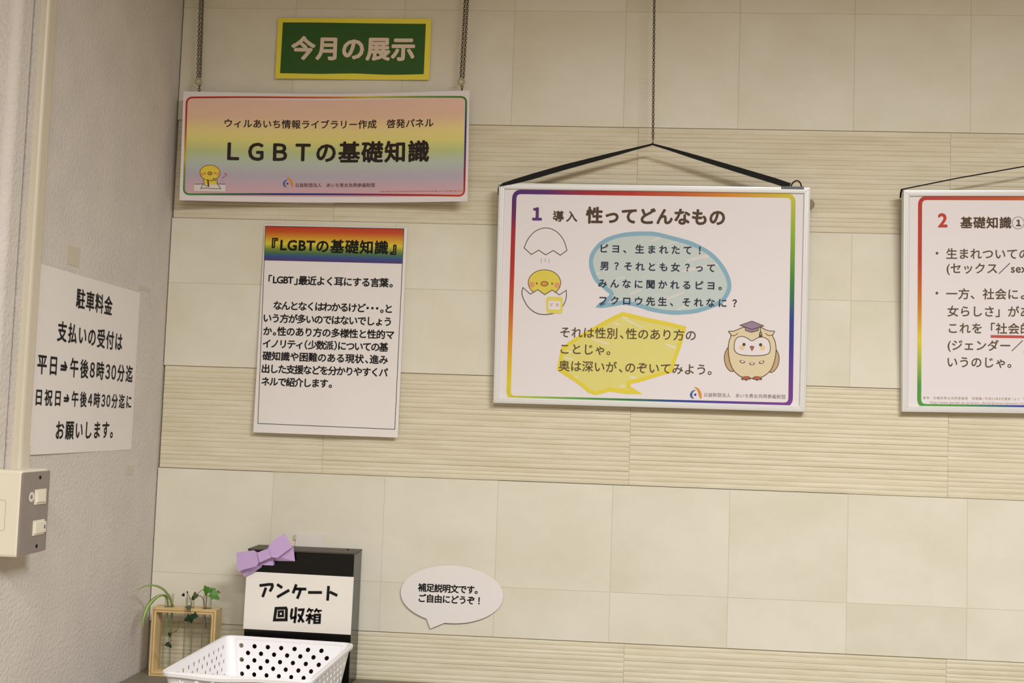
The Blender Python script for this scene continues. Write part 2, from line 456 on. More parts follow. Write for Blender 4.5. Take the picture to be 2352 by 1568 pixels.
def rib_profile(h, seed):
    rnd = random.Random(seed); z = 0.0; P = []
    while z < h-.004:
        s = rnd.choice((.0075, .0095, .0095, .0115)); s = min(s, h-z)
        out = -.0022+rnd.uniform(-.0004, .0008)
        P += [(z, out-.0008), (z+.0007, out+.0001), (z+s*.5, out+.0003), (z+s-.0012, out-.0004)]
        z += s
    P.append((h, P[-1][1])); return P
def tile(me, m, x, z):
    o = bpy.data.objects.new('tile', me); COL.objects.link(o); o.location = (x, 0, z); o.parent = wb
    if not me.materials: me.materials.append(m)
    return o
G = .0005
PX = [.0022]+[.0112+.2235*k for k in range(1, 9)]+[1.92]   # plain-tile joints: .2347 .4582 .6817 .9052 ...
joints = [.0022, .2375, .4615, .6855, .9093, 1.1347, 1.359, 1.5825, 1.806, 2.03, 2.2535]
def plain_row(z0, z1):
    for a, b in zip(joints, joints[1:]):
        key = ('p', round(b-a, 4), round(z1-z0, 4))
        if key not in MATS: MATS[key] = tile_mesh('tile', b-a-G, z1-z0-G)
        tile(MATS[key], M_PLAIN, a, z0)
def rib_row(z0, z1, seed):
    for k, (a, b) in enumerate(zip((.0045, .334, .940, 1.546), (.334, .940, 1.546, 2.152))):
        tile(tile_mesh('tile', b-a-G, z1-z0-G*1.6, rib_profile(z1-z0-G*1.6, seed*7+k)), M_RIB, a, z0)
for z0, z1 in ((2.3284, 2.5624), (2.094, 2.3284), (1.7596, 1.892), (1.592, 1.7596), (1.1808, 1.387), (1.085, 1.1808)): plain_row(z0, z1)
rib_row(1.892, 2.094, 1); rib_row(1.387, 1.592, 2); rib_row(.883, 1.085, 3)
plain_row(2.5624, 2.7)

# counter along the back wall
ct = thing('counter', (1.3, -.3, 0), 'grey laminate counter top running along the foot of the tiled wall', 'counter')
MB().box((.001, -.62, Z_CTR-.03), (2.6, -.0035, Z_CTR), bev=.003).build('worktop', M_COUNTER, ct)
MB().box((.02, -.58, 0), (2.58, -.02, Z_CTR-.0305)).build('cabinet_body', M_CREAM, ct)

# ------------------------------------------------------------------ glyphs for every line of writing
LINES = {}
ALLTXT = ('今月の展示ウィルあいち情報ライブラリー作成啓発パネルＬＧＢＴの基礎知識公益財団法人あいち男女共同参画財団'
 '『LGBTの基礎知識』「LGBT」最近よく耳にする言葉。１なんとなくはわかるけど・・・。という方が多いのではないでしょうか。性のあり方の多様性と性的マ'
 'イノリティ（少数派）についての基礎知識や困難のある現状、進み出した支援などを分かりやすくパネルで紹介します。1導入性ってどんなもの'
 'ピヨ、生まれたて！男？それとも女？ってみんなに聞かれるピヨ。フクロウ先生、それなに？それは性別、性のあり方のことじゃ。奥は深いが、のぞいてみよう。'
 '2基礎知識生まれついての(セックス／sex一方、社会によ女らしさ」があこれを「社会的(ジェンダー／genderいうのじゃ。参考内閣府男女共同参画局用語集（平成24年8月更新）より'
 'http://www.gender.go.jp/about_danjo/glossary/glossary.html駐車料金支払いの受付は平日⇒午後８時３０分迄日祝日４にお願いします。補足説明文です。ご自由にどうぞ！')
load_glyphs(ALLTXT)

def wall_sheet(o, roll, lean, w, h, bend=None):
    r = (math.cos(roll), 0, math.sin(roll)); u = (-math.sin(roll)*math.cos(lean), -math.sin(lean), math.cos(roll)*math.cos(lean))
    return Sheet(o, r, u, w, h, bend)
def base(sh): return sh.o+sh.r*sh.w/2

def logo(P, cx, cy, k, mb, mo, md):
    """foundation emblem: blue crescent with a dot, orange leaf; k = unit scale (1 = 220 units tall)"""
    q = lambda pts: [(cx+(x-142)*k, cy+(y-290)*k) for x, y in pts]
    P.poly(q([(152, 203), (100, 210), (60, 245), (42, 295), (60, 340), (90, 360), (122, 362), (96, 335), (86, 295), (98, 250), (125, 222)]), mb, 4, 3)
    P.ell(cx, cy, 22*k, 22*k, md, 4)
    P.poly(q([(122, 148), (180, 160), (225, 200), (255, 260), (260, 315), (252, 368), (225, 340), (205, 290), (190, 235), (165, 185)]), mo, 4, 3)

# ---- month sign
sh = wall_sheet((.2025, -.004, 2.1805), .0057, -.004, .3151, .1263, lambda u, v: .0016*math.sin(u*6.0+.8)*(1-v)+.0012)
sg = thing('month_sign', base(sh), 'green rectangular sign with yellow border and large white lettering, highest on the tiled wall', 'sign')
sh.paper('board', ink('yellow_card', 236, 222, 76), sg, 30, 8, .0012)
A = Art(sh, [(638.5, 41), (991.5, 43), (985, 183), (632.5, 181)]).unit(620, 30, 6.19)
P = Print(A)
gt = [(185, 133), (700, 136), (1300, 145), (1800, 152), (2222, 155)]; gb = [(148, 860), (700, 868), (1200, 858), (1700, 874), (2185, 868)]
gt = smooth_pts(gt, 5, False); gb = smooth_pts(gb, 5, False); pts = []; fs = []; W_ = len(gt)
for j in range(9): pts += [A.m(*(a_+(b_-a_)*j/8 for a_, b_ in zip(p_, q_))) for p_, q_ in zip(gt, gb)]
for j in range(8):
    for i in range(W_-1): fs.append((j*W_+i, j*W_+i+1, (j+1)*W_+i+1, (j+1)*W_+i))
P.put(pts, fs, 1, 0); P.done('green_panel', ink('green_print', 50, 92, 36), sg)
P = Print(A); P.text('今月の展示', (318, 498), (2052, 514), 345, .038); P.done('lettering', ink('ivory_print', 226, 208, 186), sg)

# ---- long banner hanging from two chains
bend = lambda u, v: .020*(2*u-1)**2-.004+.002*math.sin(9*u)*v
sh = wall_sheet((.0287, -.020, 1.9211), .0177, 0, .5794, .2217, bend)
bn = thing('banner', base(sh), 'long pastel rainbow paper banner with rounded border hanging from two chains', 'banner')
BG = [(0, (222, 168, 166)), (.12, (206, 172, 182)), (.24, (184, 176, 190)), (.36, (186, 198, 184)), (.46, (190, 202, 140)), (.57, (228, 218, 130)), (.65, (236, 216, 144)), (.78, (232, 194, 166)), (1, (232, 196, 182))]
sh.paper('paper_sheet', gradient_mat('banner_print', BG, .45, (.0125, .051, .9885, .943), (230, 222, 222)), bn, 40, 8)
A = Art(sh, [(424.5, 211), (1082.6, 205.7), (1070, 460.7), (409, 460.7)])
A.fix = lambda x, y: (x, y-6.5*(1-((x-750)/330)**2))
A.unit(400, 0, 3.267)
q = [(103, 737), (2203, 722), (2165, 1466), (62, 1461)]
cf = side_col(*q, [
 [(0, (185, 42, 28)), (.35, (196, 70, 30)), (.52, (205, 120, 35)), (.64, (212, 190, 45)), (.82, (110, 150, 45)), (1, (52, 130, 48))],
 [(0, (52, 130, 48)), (.12, (45, 110, 60)), (.3, (35, 50, 125)), (.45, (45, 45, 130)), (.62, (90, 35, 105)), (.8, (150, 30, 55)), (1, (195, 60, 30))],
 [(0, (60, 140, 50)), (.12, (45, 110, 60)), (.32, (35, 45, 120)), (.5, (45, 42, 125)), (.62, (110, 35, 95)), (.75, (160, 32, 50)), (1, (196, 66, 30))],
 [(0, (182, 40, 28)), (.25, (190, 60, 32)), (.42, (200, 110, 35)), (.62, (210, 180, 45)), (.75, (120, 150, 40)), (1, (50, 130, 45))]])
P = Print(A); P.stroke(rrect(*q, 45), 13, 0, 3, True, col=cf); P.done('rainbow_border', M_RAINBOW, bn)
Cq = [Vector(c_) for c_ in q]
for k in range(4):
    c0, cp, cn = Cq[k], Cq[k-1], Cq[(k+1) % 4]; d1 = (cp-c0).normalized(); d2 = (cn-c0).normalized(); c0x = c0-(d1+d2)*6
    arc_ = [(c0+d1*45)*(1-t)**2+c0*2*t*(1-t)+(c0+d2*45)*t*t for t in [i_/6 for i_ in range(7)]]
    P = Print(A); P.poly([tuple(c0x)]+[tuple(c0+d1*45-d2*6)]+[tuple(a_) for a_ in arc_]+[tuple(c0+d2*45-d1*6)], 0, 1)
    P.done('white_corner', ink('paper_corner', 230, 222, 222, .45), bn)
M_DB = ink('dark_brown_print', 40, 24, 18)
P = Print(A); P.text('ウィルあいち情報ライブラリー作成　啓発パネル', (374, 926), (1946, 921), 70, .014); P.done('text_line', M_DB, bn)
P = Print(A); P.text('ＬＧＢＴの基礎知識', (392, 1137), (1903, 1133), 166, .031); P.done('title_lettering', M_DB, bn)
P = Print(A); A.unit(620, 390, 5.113); P.text('公益財団法人　あいち男女共同参画財団', (255, 186), (1195, 186), 50, .02); P.done('foundation_name', ink('taupe_print', 120, 92, 88), bn)
P = Print(A); logo(P, 165, 172, .545, 0, 1, 2); P.done('emblem', [ink('crescent_blue', 74, 98, 158), ink('leaf_orange', 222, 146, 40), ink('dot_blue', 44, 66, 150)], bn)
P = Print(A)
x = 1256
while x < 2225:
    w = random.uniform(10, 34); y = 262-(x-1256)*.0185
    P.stroke([(x, y), (x+w, y-w*.018)], random.uniform(8, 15), 0, 2); x += w+random.uniform(4, 14)
P.done('small_print', ink('faint_red_print', 186, 128, 126), bn)
# printed chick writing at a desk
A.unit(400, 360, 4.704); P = Print(A)
P.poly([(200, 305), (525, 308), (522, 382), (198, 374)], 0, 1)
P.stroke([(205, 302), (300, 300)], 6, 3, 2); P.stroke([(440, 302), (525, 303)], 6, 3, 2)
P.poly([(298, 250), (308, 312), (345, 318), (430, 306), (440, 252)], 1, 2)
P.stroke([(298, 250), (306, 312), (340, 322)], 6, 3, 3); P.stroke([(436, 250), (442, 306)], 6, 3, 3)
P.ell(368, 180, 108, 86, 3, 3); P.ell(368, 180, 102, 80, 1, 4)
P.ell(287, 195, 20, 17, 2, 5); P.ell(452, 192, 20, 17, 2, 5)
P.ell(368, 187, 26, 20, 3, 5); P.ell(368, 187, 20, 14, 4, 6); P.ell(316, 187, 6, 8, 3, 6); P.ell(420, 184, 6, 8, 3, 6)
P.stroke([(375, 266), (398, 262), (402, 238), (415, 240), (422, 272)], 6, 3, 5)
P.poly([(335, 252), (352, 252), (358, 330), (342, 332)], 3, 5)
P.stroke([(290, 310), (266, 350), (340, 342), (365, 350), (478, 354), (450, 312)], 7, 3, 4)
P.stroke([(512, 186), (535, 190), (538, 208), (512, 222), (497, 244)], 7, 5, 3, smooth=3)
P.done('printed_chick', [ink('desk_white', 226, 218, 212), ink('chick_yellow', 232, 204, 70), ink('cheek_orange', 228, 158, 84), ink('outline_olive', 92, 78, 34), ink('beak_orange', 200, 140, 60), ink('mark_red', 190, 84, 80)], bn)

# ---- portrait notice
sh = wall_sheet((.1955, -.0105, 1.4638), -.0007, -.016, .2895, .4174, lambda u, v: .0035*math.sin(3.1*u+.3)*(1-v)+.001*math.sin(14*u)*(1-v)**2)
nt_ = thing('portrait_notice', base(sh), 'white portrait notice with a rainbow heading above eight lines of black text', 'notice')
sh.paper('paper_sheet', M_PAPER, nt_, 24, 12)
A = Art(sh, [(610.5, 516), (934, 523), (914.5, 1004), (579.5, 993)]).unit(560, 500, 3.015)
RB = [(0, (186, 48, 28)), (.16, (196, 82, 30)), (.36, (214, 160, 40)), (.5, (216, 200, 60)), (.66, (120, 140, 50)), (.77, (70, 110, 80)), (.88, (50, 76, 140)), (1, (84, 52, 104))]
P = Print(A); rows = 26; tl, tr, br, bl = (157, 58), (1105, 75), (1095, 313), (145, 292); pts = []; cs = []; fs = []
lerp = lambda a, b, t: (a[0]+(b[0]-a[0])*t, a[1]+(b[1]-a[1])*t)
for j in range(rows+1):
    t = j/rows
    for i in range(9):
        p = lerp(lerp(tl, bl, t), lerp(tr, br, t), i/8); pts.append(A.m(*p)); cs.append(ramp(RB, t))
for j in range(rows):
    for i in range(8): fs.append((j*9+i, j*9+i+1, (j+1)*9+i+1, (j+1)*9+i))
P.put(pts, fs, 1, 0, cs); P.done('rainbow_heading', M_RAINBOW, nt_)
P = Print(A); P.stroke(rrect((157, 58), (1106, 75), (1048, 1461), (93, 1424), 1, 24, 2), 4, 0, 3, True); P.done('thin_border', ink('grey_line', 70, 74, 72), nt_)
P = Print(A); P.text('『LGBTの基礎知識』', (202, 186), (1052, 205), 96, .030, half='『』'); P.done('heading_lettering', M_BLACKINK, nt_)
text_lines(A, [(t, a, b, 66, .024) for t, a, b in [('「LGBT」最近よく耳にする言葉。', (176, 424), (1030, 444)), ('なんとなくはわかるけど・・・。と', (210, 602), (1025, 620)),
    ('いう方が多いのではないでしょう', (140, 690), (1018, 708)), ('か。性のあり方の多様性と性的マ', (138, 780), (1040, 798)),
    ('イノリティ（少数派）についての基', (133, 866), (1000, 886)), ('礎知識や困難のある現状、進み', (130, 952), (998, 972)),
    ('出した支援などを分かりやすくパ', (125, 1042), (998, 1060)), ('ネルで紹介します。', (122, 1130), (612, 1140))]], M_BLACKINK, nt_, half='（）、。「」・')

# ---- framed display panels
def frame_rails(sh, T, parent, fw=.0120, d=.012):
    """four mitred aluminium rails with a grooved face"""
    prof = [(0, -d), (0, .0008), (.0008, .0022), (.0030, .0026), (.0033, .0018), (.0039, .0018), (.0042, .0026), (.0070, .0026), (.0073, .0018), (.0079, .0018), (.0082, .0026), (.0108, .0024), (fw, .0012), (fw, -.0015), (fw, -d)]
    w, h = sh.w, sh.h
    def pt(side, t, a, o):
        if side == 0: return (a+(w-2*a)*t, h-a, o)
        if side == 1: return (w-a, h-a-(h-2*a)*t, o)
        if side == 2: return (w-a-(w-2*a)*t, a, o)
        return (a, a+(h-2*a)*t, o)
    for s_ in range(4):
        vs = [sh.at(*pt(s_, t, a, o)) for t in (0.0003, .9997) for a, o in prof]; n = len(prof)
        fs = [(i, (i+1) % n, n+(i+1) % n, n+i) for i in range(n)]+[tuple(range(n))[::-1], tuple(range(n, 2*n))]
        ob = link_mesh('frame_rail', vs, fs, M_ALU, parent)
def strap(pts, ws, parent, name='hanging_strap', th=.0009):
    vs = []; fs = []; n = len(pts); P3 = [Vector(p) for p in pts]
    for i, p in enumerate(P3):
        t = (P3[min(i+1, n-1)]-P3[max(i-1, 0)]).normalized(); nn = Vector((0, -1, 0)); b = nn.cross(t).normalized()*ws[i]/2
        for s_, k in ((1, 1), (1, -1), (-1, -1), (-1, 1)): vs.append(p+b*s_+nn*th*k)
    for i in range(n-1):
        for j in range(4): fs.append((i*4+j, i*4+(j+1) % 4, i*4+4+(j+1) % 4, i*4+4+j))
    fs += [(3, 2, 1, 0), tuple(4*(n-1)+j for j in range(4))]
    return link_mesh(name, vs, fs, M_STRAP, parent)

sh = wall_sheet((.671, -.0155, 1.5377), .0051, .0537, .6018, .4315)
f1 = thing('framed_poster', base(sh), 'aluminium framed poster numbered 1 with a chick in an egg and an owl', 'poster')
frame_rails(sh, 0, f1)
ps = Sheet(sh.at(.006, .006, -.0012), sh.r, sh.u, .5898, .4195)
ps.paper('poster_sheet', mat('poster_paper', srgb(232, 226, 227), .3, .4), f1, 4, 4)
bk = MB(); c = [sh.at(.01, .01, -.011), sh.at(.591, .01, -.011), sh.at(.5918, .4215, -.011), sh.at(.01, .4215, -.011)]
bk.prism(c, sh.n*.0085).build('backing_board', M_BLACKPLASTIC, f1)
full = Sheet(sh.at(0, 0, -.0012), sh.r, sh.u, sh.w, sh.h)
A = Art(full, [(1146.5, 419.5), (1862, 431), (1849.5, 944.5), (1132, 926.5)])
A.unit(0, 0, 1); P = Print(A)
q = [(1182.4, 440), (1823.4, 449.2), (1815.6, 928.5), (1167.5, 914.5)]
cf = side_col(*q, [
 [(0, (76, 36, 110)), (.12, (90, 36, 110)), (.25, (160, 34, 48)), (.42, (184, 50, 32)), (.6, (198, 92, 34)), (.78, (214, 140, 34)), (1, (208, 196, 48))],
 [(0, (200, 196, 48)), (.15, (150, 180, 46)), (.42, (56, 130, 52)), (.5, (44, 110, 90)), (.58, (44, 66, 146)), (.72, (62, 56, 140)), (1, (120, 62, 140))],
 [(0, (206, 196, 48)), (.1, (150, 185, 52)), (.25, (80, 155, 60)), (.42, (50, 120, 60)), (.55, (46, 80, 130)), (.66, (58, 60, 150)), (.85, (104, 60, 140)), (1, (122, 62, 140))],
 [(0, (76, 36, 110)), (.1, (100, 34, 90)), (.2, (165, 36, 46)), (.4, (184, 48, 36)), (.58, (204, 96, 36)), (.78, (222, 170, 40)), (.92, (222, 204, 50)), (1, (210, 200, 50))]])
P.stroke(rrect(*q, 16), 10, 0, 2, True, col=cf); P.done('rainbow_border', M_RAINBOW, f1)
A.unit(1200, 450, 4.704); P = Print(A)
P.text('１', (118, 190), (192, 190), 172, .05); P.done('title_number', ink('violet_print', 92, 48, 112), f1)
P = Print(A); P.text('導入', (338, 216), (596, 220), 124, .024); P.text('性ってどんなもの', (698, 204), (2190, 232), 186, .036); P.done('title_lettering', M_BROWNINK, f1)
A.unit(1340, 520, 6.189); P = Print(A)
bub = [(250, 250), (400, 165), (600, 115), (850, 100), (1050, 110), (1350, 185), (1550, 245), (1750, 345), (1900, 470), (2010, 620), (2070, 760), (2080, 870), (2040, 970), (1970, 1060), (1830, 1130), (1600, 1200), (1350, 1222), (1150, 1210), (950, 1170), (800, 1120), (650, 1090), (550, 1085), (400, 1110), (225, 1130), (330, 1060), (410, 960), (330, 880), (220, 790), (150, 670), (115, 520), (145, 380)]
P.poly(bub, 0, 1)
for a, b, c_, d in [((960, 200), (1090, 140), (1120, 160), (960, 230)), ((1170, 250), (1370, 190), (1380, 215), (1180, 275)), ((1470, 470), (1780, 390), (1800, 440), (1480, 500)), ((1400, 620), (1960, 500), (1980, 540), (1420, 655)),
                    ((480, 740), (590, 700), (600, 725), (485, 770)), ((1080, 1060), (1440, 920), (1450, 945), (1090, 1090)), ((1340, 1170), (1480, 1110), (1490, 1135), (1345, 1200)), ((170, 690), (230, 640), (240, 665), (180, 715)), ((660, 950), (820, 890), (830, 915), (670, 980))]:
    P.poly([a, b, c_, d], 1, 2)
P.stroke(bub, 58, 2, 3, True, 3, .06)
P.done('blue_speech_bubble', [ink('bubble_fill_blue', 196, 208, 204), ink('bubble_streak', 218, 214, 212), ink('bubble_line_blue', 136, 178, 198)], f1)
A.unit(1260, 700, 5.88); P = Print(A)
yb = [(1010, 120), (1300, 190), (1600, 250), (1840, 310), (1790, 500), (1740, 640), (1690, 780), (1665, 885), (1450, 950), (1250, 1010), (1085, 1050), (1090, 1120), (1230, 1192), (1050, 1175), (830, 1145), (640, 1195), (560, 1170), (400, 1040), (250, 940), (140, 870), (170, 720), (200, 590), (350, 480), (520, 380), (700, 280), (860, 190)]
P.poly(yb, 0, 1)
for pl in ([(990, 160), (1080, 170), (1060, 195), (1000, 185)], [(870, 235), (940, 240), (990, 280), (900, 265)], [(1570, 515), (1720, 560), (1725, 600), (1590, 545)], [(590, 450), (830, 520), (820, 545), (600, 475)], [(215, 700), (340, 730), (330, 755), (220, 730)], [(250, 620), (330, 630), (320, 655), (260, 650)], [(340, 970), (400, 965), (390, 1000), (350, 1000)], [(1090, 960), (1200, 970), (1170, 1005), (1110, 995)], [(960, 1075), (1040, 1090), (1030, 1115), (975, 1105)], [(1060, 190), (1280, 300), (1260, 310), (1050, 215)]):
    P.poly(pl, 1, 2)
P.stroke(yb, 50, 2, 3, True, 0, .08)
P.done('yellow_speech_bubble', [ink('bubble_fill_yellow', 224, 216, 128), ink('bubble_streak_yellow', 230, 224, 190), ink('bubble_line_yellow', 228, 210, 62)], f1)
A.unit(1340, 520, 6.189); P = Print(A)
for t, a, b in [('ピヨ、生まれたて！', (256, 314), (1672, 334)), ('男？それとも女？って', (248, 558), (1876, 588)), ('みんなに聞かれるピヨ。', (222, 808), (1972, 838)), ('フクロウ先生、それなに？', (236, 1052), (2184, 1084))]:
    P.text(t, a, b, 134, .024)
P.done('speech_lettering', M_NAVYINK, f1)
A.unit(1260, 700, 5.88); P = Print(A)
for t, a, b in [('それは性別、性のあり方の', (165, 370), (1992, 408)), ('ことじゃ。', (168, 596), (838, 606)), ('奥は深いが、のぞいてみよう。', (140, 834), (2205, 862))]:
    P.text(t, a, b, 158, .011, half='、')
P.done('reply_lettering', ink('soft_brown_print', 92, 72, 44), f1)
A.unit(1580, 870, 8.11); P = Print(A); P.text('公益財団法人　あいち男女共同参画財団', (300, 290), (1812, 322), 80, .008); P.done('foundation_name', ink('grey_print', 150, 140, 136), f1)
P = Print(A); logo(P, 142, 290, 1.0, 0, 1, 2); P.done('emblem', [ink('crescent_blue', 74, 98, 158), ink('leaf_orange', 222, 146, 40), ink('dot_blue', 44, 66, 150)], f1)
# chick in an egg
A.unit(1180, 500, 6.53); P = Print(A)
arc = [(160, 452), (212, 330), (290, 232), (380, 175), (480, 152), (580, 170), (680, 235), (760, 345), (805, 488)]
cap = smooth_pts(arc, 5, False)+[(705, 562), (600, 490), (485, 556), (380, 485), (268, 551)]
P.poly(cap, 0, 1); P.stroke(cap, 12, 1, 2, True)
for x, y0, y1 in ((418, 614, 674), (478, 614, 662), (535, 616, 678)): P.stroke([(x, y0), (x, y1)], 15, 5, 1)
P.ell(465, 975, 250, 200, 1, 1, 40); P.ell(465, 975, 239, 189, 2, 2, 40)
P.ell(275, 1003, 42, 44, 3, 3); P.ell(655, 1012, 42, 44, 3, 3)
P.ell(350, 985, 13, 14, 1, 3); P.ell(580, 988, 13, 14, 1, 3); P.ell(465, 990, 59, 39, 1, 3); P.ell(465, 990, 47, 28, 4, 4)
low = [(140, 1048), (252, 1148), (365, 1080), (468, 1155), (580, 1085), (690, 1158), (792, 1088)]+smooth_pts([(792, 1088), (795, 1180), (770, 1270), (720, 1350), (640, 1415), (550, 1445), (440, 1452), (330, 1425), (220, 1340), (150, 1220), (125, 1130), (140, 1048)], 4, False)[1:-1]
P.poly(low, 0, 4); P.stroke(low, 12, 1, 5, True)
P.poly([(515, 1190), (600, 1186), (715, 1192), (742, 1225), (736, 1310), (736, 1400), (705, 1438), (610, 1432), (530, 1436), (494, 1405), (490, 1300), (492, 1225)], 6, 6, 3)
P.poly([(527, 1248), (705, 1252), (700, 1380), (525, 1376)], 0, 7)
P.text('ピヨ', (556, 1302), (672, 1306), 52, .02, 7, 9)
P.done('printed_chick', [ink('egg_white', 232, 226, 227, .3), ink('outline_olive2', 92, 78, 40), ink('chick_yellow2', 224, 206, 84), ink('cheek_pink', 224, 160, 110), ink('beak_orange2', 222, 156, 66), ink('dash_blue', 176, 190, 206), ink('tag_yellow', 226, 212, 104), ink('tag_red', 214, 140, 124)], f1)
# owl with a graduation cap
A.unit(1640, 720, 7.467); P = Print(A)
P.poly([(240, 580), (195, 670), (182, 770), (205, 880), (260, 965), (320, 990), (345, 960), (300, 800), (265, 600)], 1, 1, 3)
P.stroke([(240, 580), (195, 670), (182, 770), (205, 880), (260, 965), (320, 990), (345, 960)], 12, 0, 2, smooth=4)
P.poly([(1068, 610), (1105, 680), (1120, 780), (1095, 890), (1040, 970), (985, 1004), (955, 990), (1010, 820), (1045, 640)], 1, 1, 3)
P.stroke([(1068, 610), (1105, 680), (1120, 780), (1095, 890), (1040, 970), (985, 1004), (955, 990)], 12, 0, 2, smooth=4)
body = [(255, 303), (330, 300), (400, 275), (500, 235), (655, 215), (800, 228), (880, 268), (950, 292), (1042, 300), (1008, 370), (1048, 470), (1066, 600), (1055, 730), (1025, 850), (975, 960), (900, 1035), (810, 1085), (655, 1105), (480, 1080), (400, 1030), (335, 960), (285, 850), (258, 720), (250, 600), (264, 470), (300, 368)]
P.poly(body, 2, 3); P.stroke(body, 13, 0, 4, True, 3)
P.stroke([(290, 362), (350, 376), (415, 332)], 11, 0, 5, smooth=4); P.stroke([(885, 332), (940, 372), (1005, 362)], 11, 0, 5, smooth=4)
face = [(350, 560), (362, 470), (410, 405), (490, 388), (570, 415), (655, 463), (740, 418), (820, 398), (905, 425), (955, 490), (970, 590), (945, 670), (880, 702), (760, 716), (600, 716), (450, 698), (380, 660), (354, 610)]
P.poly(face, 3, 5, 3); P.stroke(face, 12, 0, 6, True, 3)
P.ell(482, 578, 44, 44, 4, 6); P.ell(835, 582, 44, 44, 4, 6); P.ell(518, 525, 27, 28, 0, 7); P.ell(802, 530, 27, 28, 0, 7)
P.poly([(612, 560), (655, 545), (698, 565), (655, 642)], 0, 6); P.poly([(626, 566), (655, 556), (686, 570), (655, 624)], 5, 7)
P.poly([(535, 235), (540, 290), (650, 322), (768, 292), (775, 238)], 0, 6); P.poly([(546, 240), (550, 282), (650, 308), (758, 284), (763, 240)], 6, 7)
P.poly([(438, 195), (655, 120), (870, 205), (655, 276)], 0, 8); P.poly([(468, 196), (655, 133), (838, 204), (655, 262)], 6, 9)
P.stroke([(795, 225), (803, 310)], 12, 0, 9); P.poly([(785, 312), (822, 312), (835, 402), (772, 398)], 0, 9); P.poly([(796, 322), (814, 322), (820, 365), (790, 362)], 6, 10)
for cx, cy, rot in ((490, 815, .25), (655, 848, 0), (818, 822, -.3)):
    e = [(cx+48*math.cos(t)*math.cos(rot)-30*math.sin(t)*math.sin(rot)*1, cy+48*math.cos(t)*math.sin(rot)+(30 if math.sin(t) > 0 else 16)*math.sin(t)) for t in [k*math.pi/8 for k in range(16)]]
    P.poly(e, 0, 6); P.poly([(cx+(a-cx)*.66, cy+(b-cy)*.6) for a, b in e], 3, 7)
for s_, x0 in ((1, 550), (-1, 745)):
    ft = [(-80, 25), (-60, -10), (0, -28), (60, -18), (80, 18), (60, 30), (35, 28), (20, 45), (-10, 45), (-25, 28), (-50, 38)]
    P.poly([(x0+s_*a*-1*-1, 1095+b) for a, b in ft], 0, 6, 3); P.poly([(x0+s_*a*.8, 1093+b*.72) for a, b in ft], 5, 7, 3)
P.done('printed_owl', [ink('owl_outline', 84, 66, 34), ink('owl_wing', 198, 168, 128), ink('owl_body', 222, 208, 172), ink('owl_face', 232, 226, 227, .3), ink('owl_cheek', 232, 202, 156), ink('owl_beak', 184, 98, 74), ink('cap_violet', 154, 130, 152)], f1)
# hanging strap, loop and side knob
strap([(.6704, -.040, 1.9630), (.70, -.041, 1.9715), (.732, -.042, 1.9810), (.7994, -.043, 2.0020), (.8835, -.043, 2.0262), (.93, -.043, 2.0395), (.9664, -.043, 2.0497)], [.005, .009, .011, .0105, .008, .005, .0034], f1)
strap([(.9664, -.043, 2.0497), (1.0, -.043, 2.0405), (1.0517, -.043, 2.0255), (1.1357, -.043, 2.0014), (1.2024, -.042, 1.9825), (1.2316, -.040, 1.9735)], [.0034, .0055, .0085, .0105, .0112, .011], f1)
strap([(.6705, -.037, 1.9650), (.6685, -.034, 1.956), (.6692, -.029, 1.945)], [.004, .004, .004], f1, 'strap_end')
mb = MB(); mb.tube(smooth_pts([(1.2330, -.040, 1.9715), (1.2370, -.040, 1.9800), (1.2445, -.040, 1.9843), (1.2510, -.040, 1.9800), (1.2536, -.040, 1.9720)], 5, False), .0014, 8)
mb.box((1.215, -.042, 1.9675), (1.258, -.038, 1.9725)); mb.build('strap_buckle', M_BLACKPLASTIC, f1)
mb = MB(); mb.tube([(1.2705, -.030, 1.9405), (1.2705, -.024, 1.9405)], .0105, 20); mb.build('side_knob', mat('aged_brass', srgb(112, 98, 76), .5, .4, metal=.4), f1)

sh = wall_sheet((1.4545, -.0135, 1.5471), .0205, .060, .601, .4243)
f2 = thing('framed_poster', base(sh), 'aluminium framed poster numbered 2 cut off at the right edge', 'poster')
frame_rails(sh, 0, f2)
ps = Sheet(sh.at(.006, .006, -.0012), sh.r, sh.u, .589, .4123); ps.paper('poster_sheet', MATS['poster_paper'], f2, 4, 4)
c = [sh.at(.01, .01, -.011), sh.at(.591, .01, -.011), sh.at(.591, .4143, -.011), sh.at(.01, .4143, -.011)]
MB().prism(c, sh.n*.0085).build('backing_board', M_BLACKPLASTIC, f2)
full = Sheet(sh.at(0, 0, -.0012), sh.r, sh.u, sh.w, sh.h)
A = Art(full, [(2071.6, 434.6), (2823, 434.9), (2822, 954.3), (2070.9, 945.3)])
A.unit(0, 0, 1); P = Print(A)
q = [(2110.6, 453), (2783, 455), (2781, 939), (2110.8, 931.5)]
cf = side_col(*q, [
 [(0, (184, 56, 40)), (.3, (194, 84, 38)), (.6, (210, 130, 40)), (1, (210, 196, 48))],
 [(0, (200, 196, 48)), (.5, (60, 130, 60)), (.7, (50, 60, 140)), (1, (120, 62, 140))],
 [(0, (80, 150, 60)), (.15, (76, 150, 64)), (.25, (50, 110, 110)), (.34, (56, 62, 150)), (1, (122, 62, 140))],
 [(0, (180, 52, 38)), (.3, (184, 62, 38)), (.48, (200, 112, 40)), (.58, (212, 150, 42)), (.68, (220, 204, 50)), (.78, (160, 185, 70)), (.9, (80, 150, 64)), (1, (84, 154, 60))]])
P.stroke(rrect(*q, 16), 9, 0, 2, True, col=cf); P.done('rainbow_border', M_RAINBOW, f2)
A.unit(2100, 460, 5.226); P = Print(A); P.text('2', (278, 232), (400, 232), 228, .03); P.done('title_number', ink('red_print', 190, 60, 40), f2)
P = Print(A); P.text('基礎知識', (545, 257), (1152, 262), 146, .024)
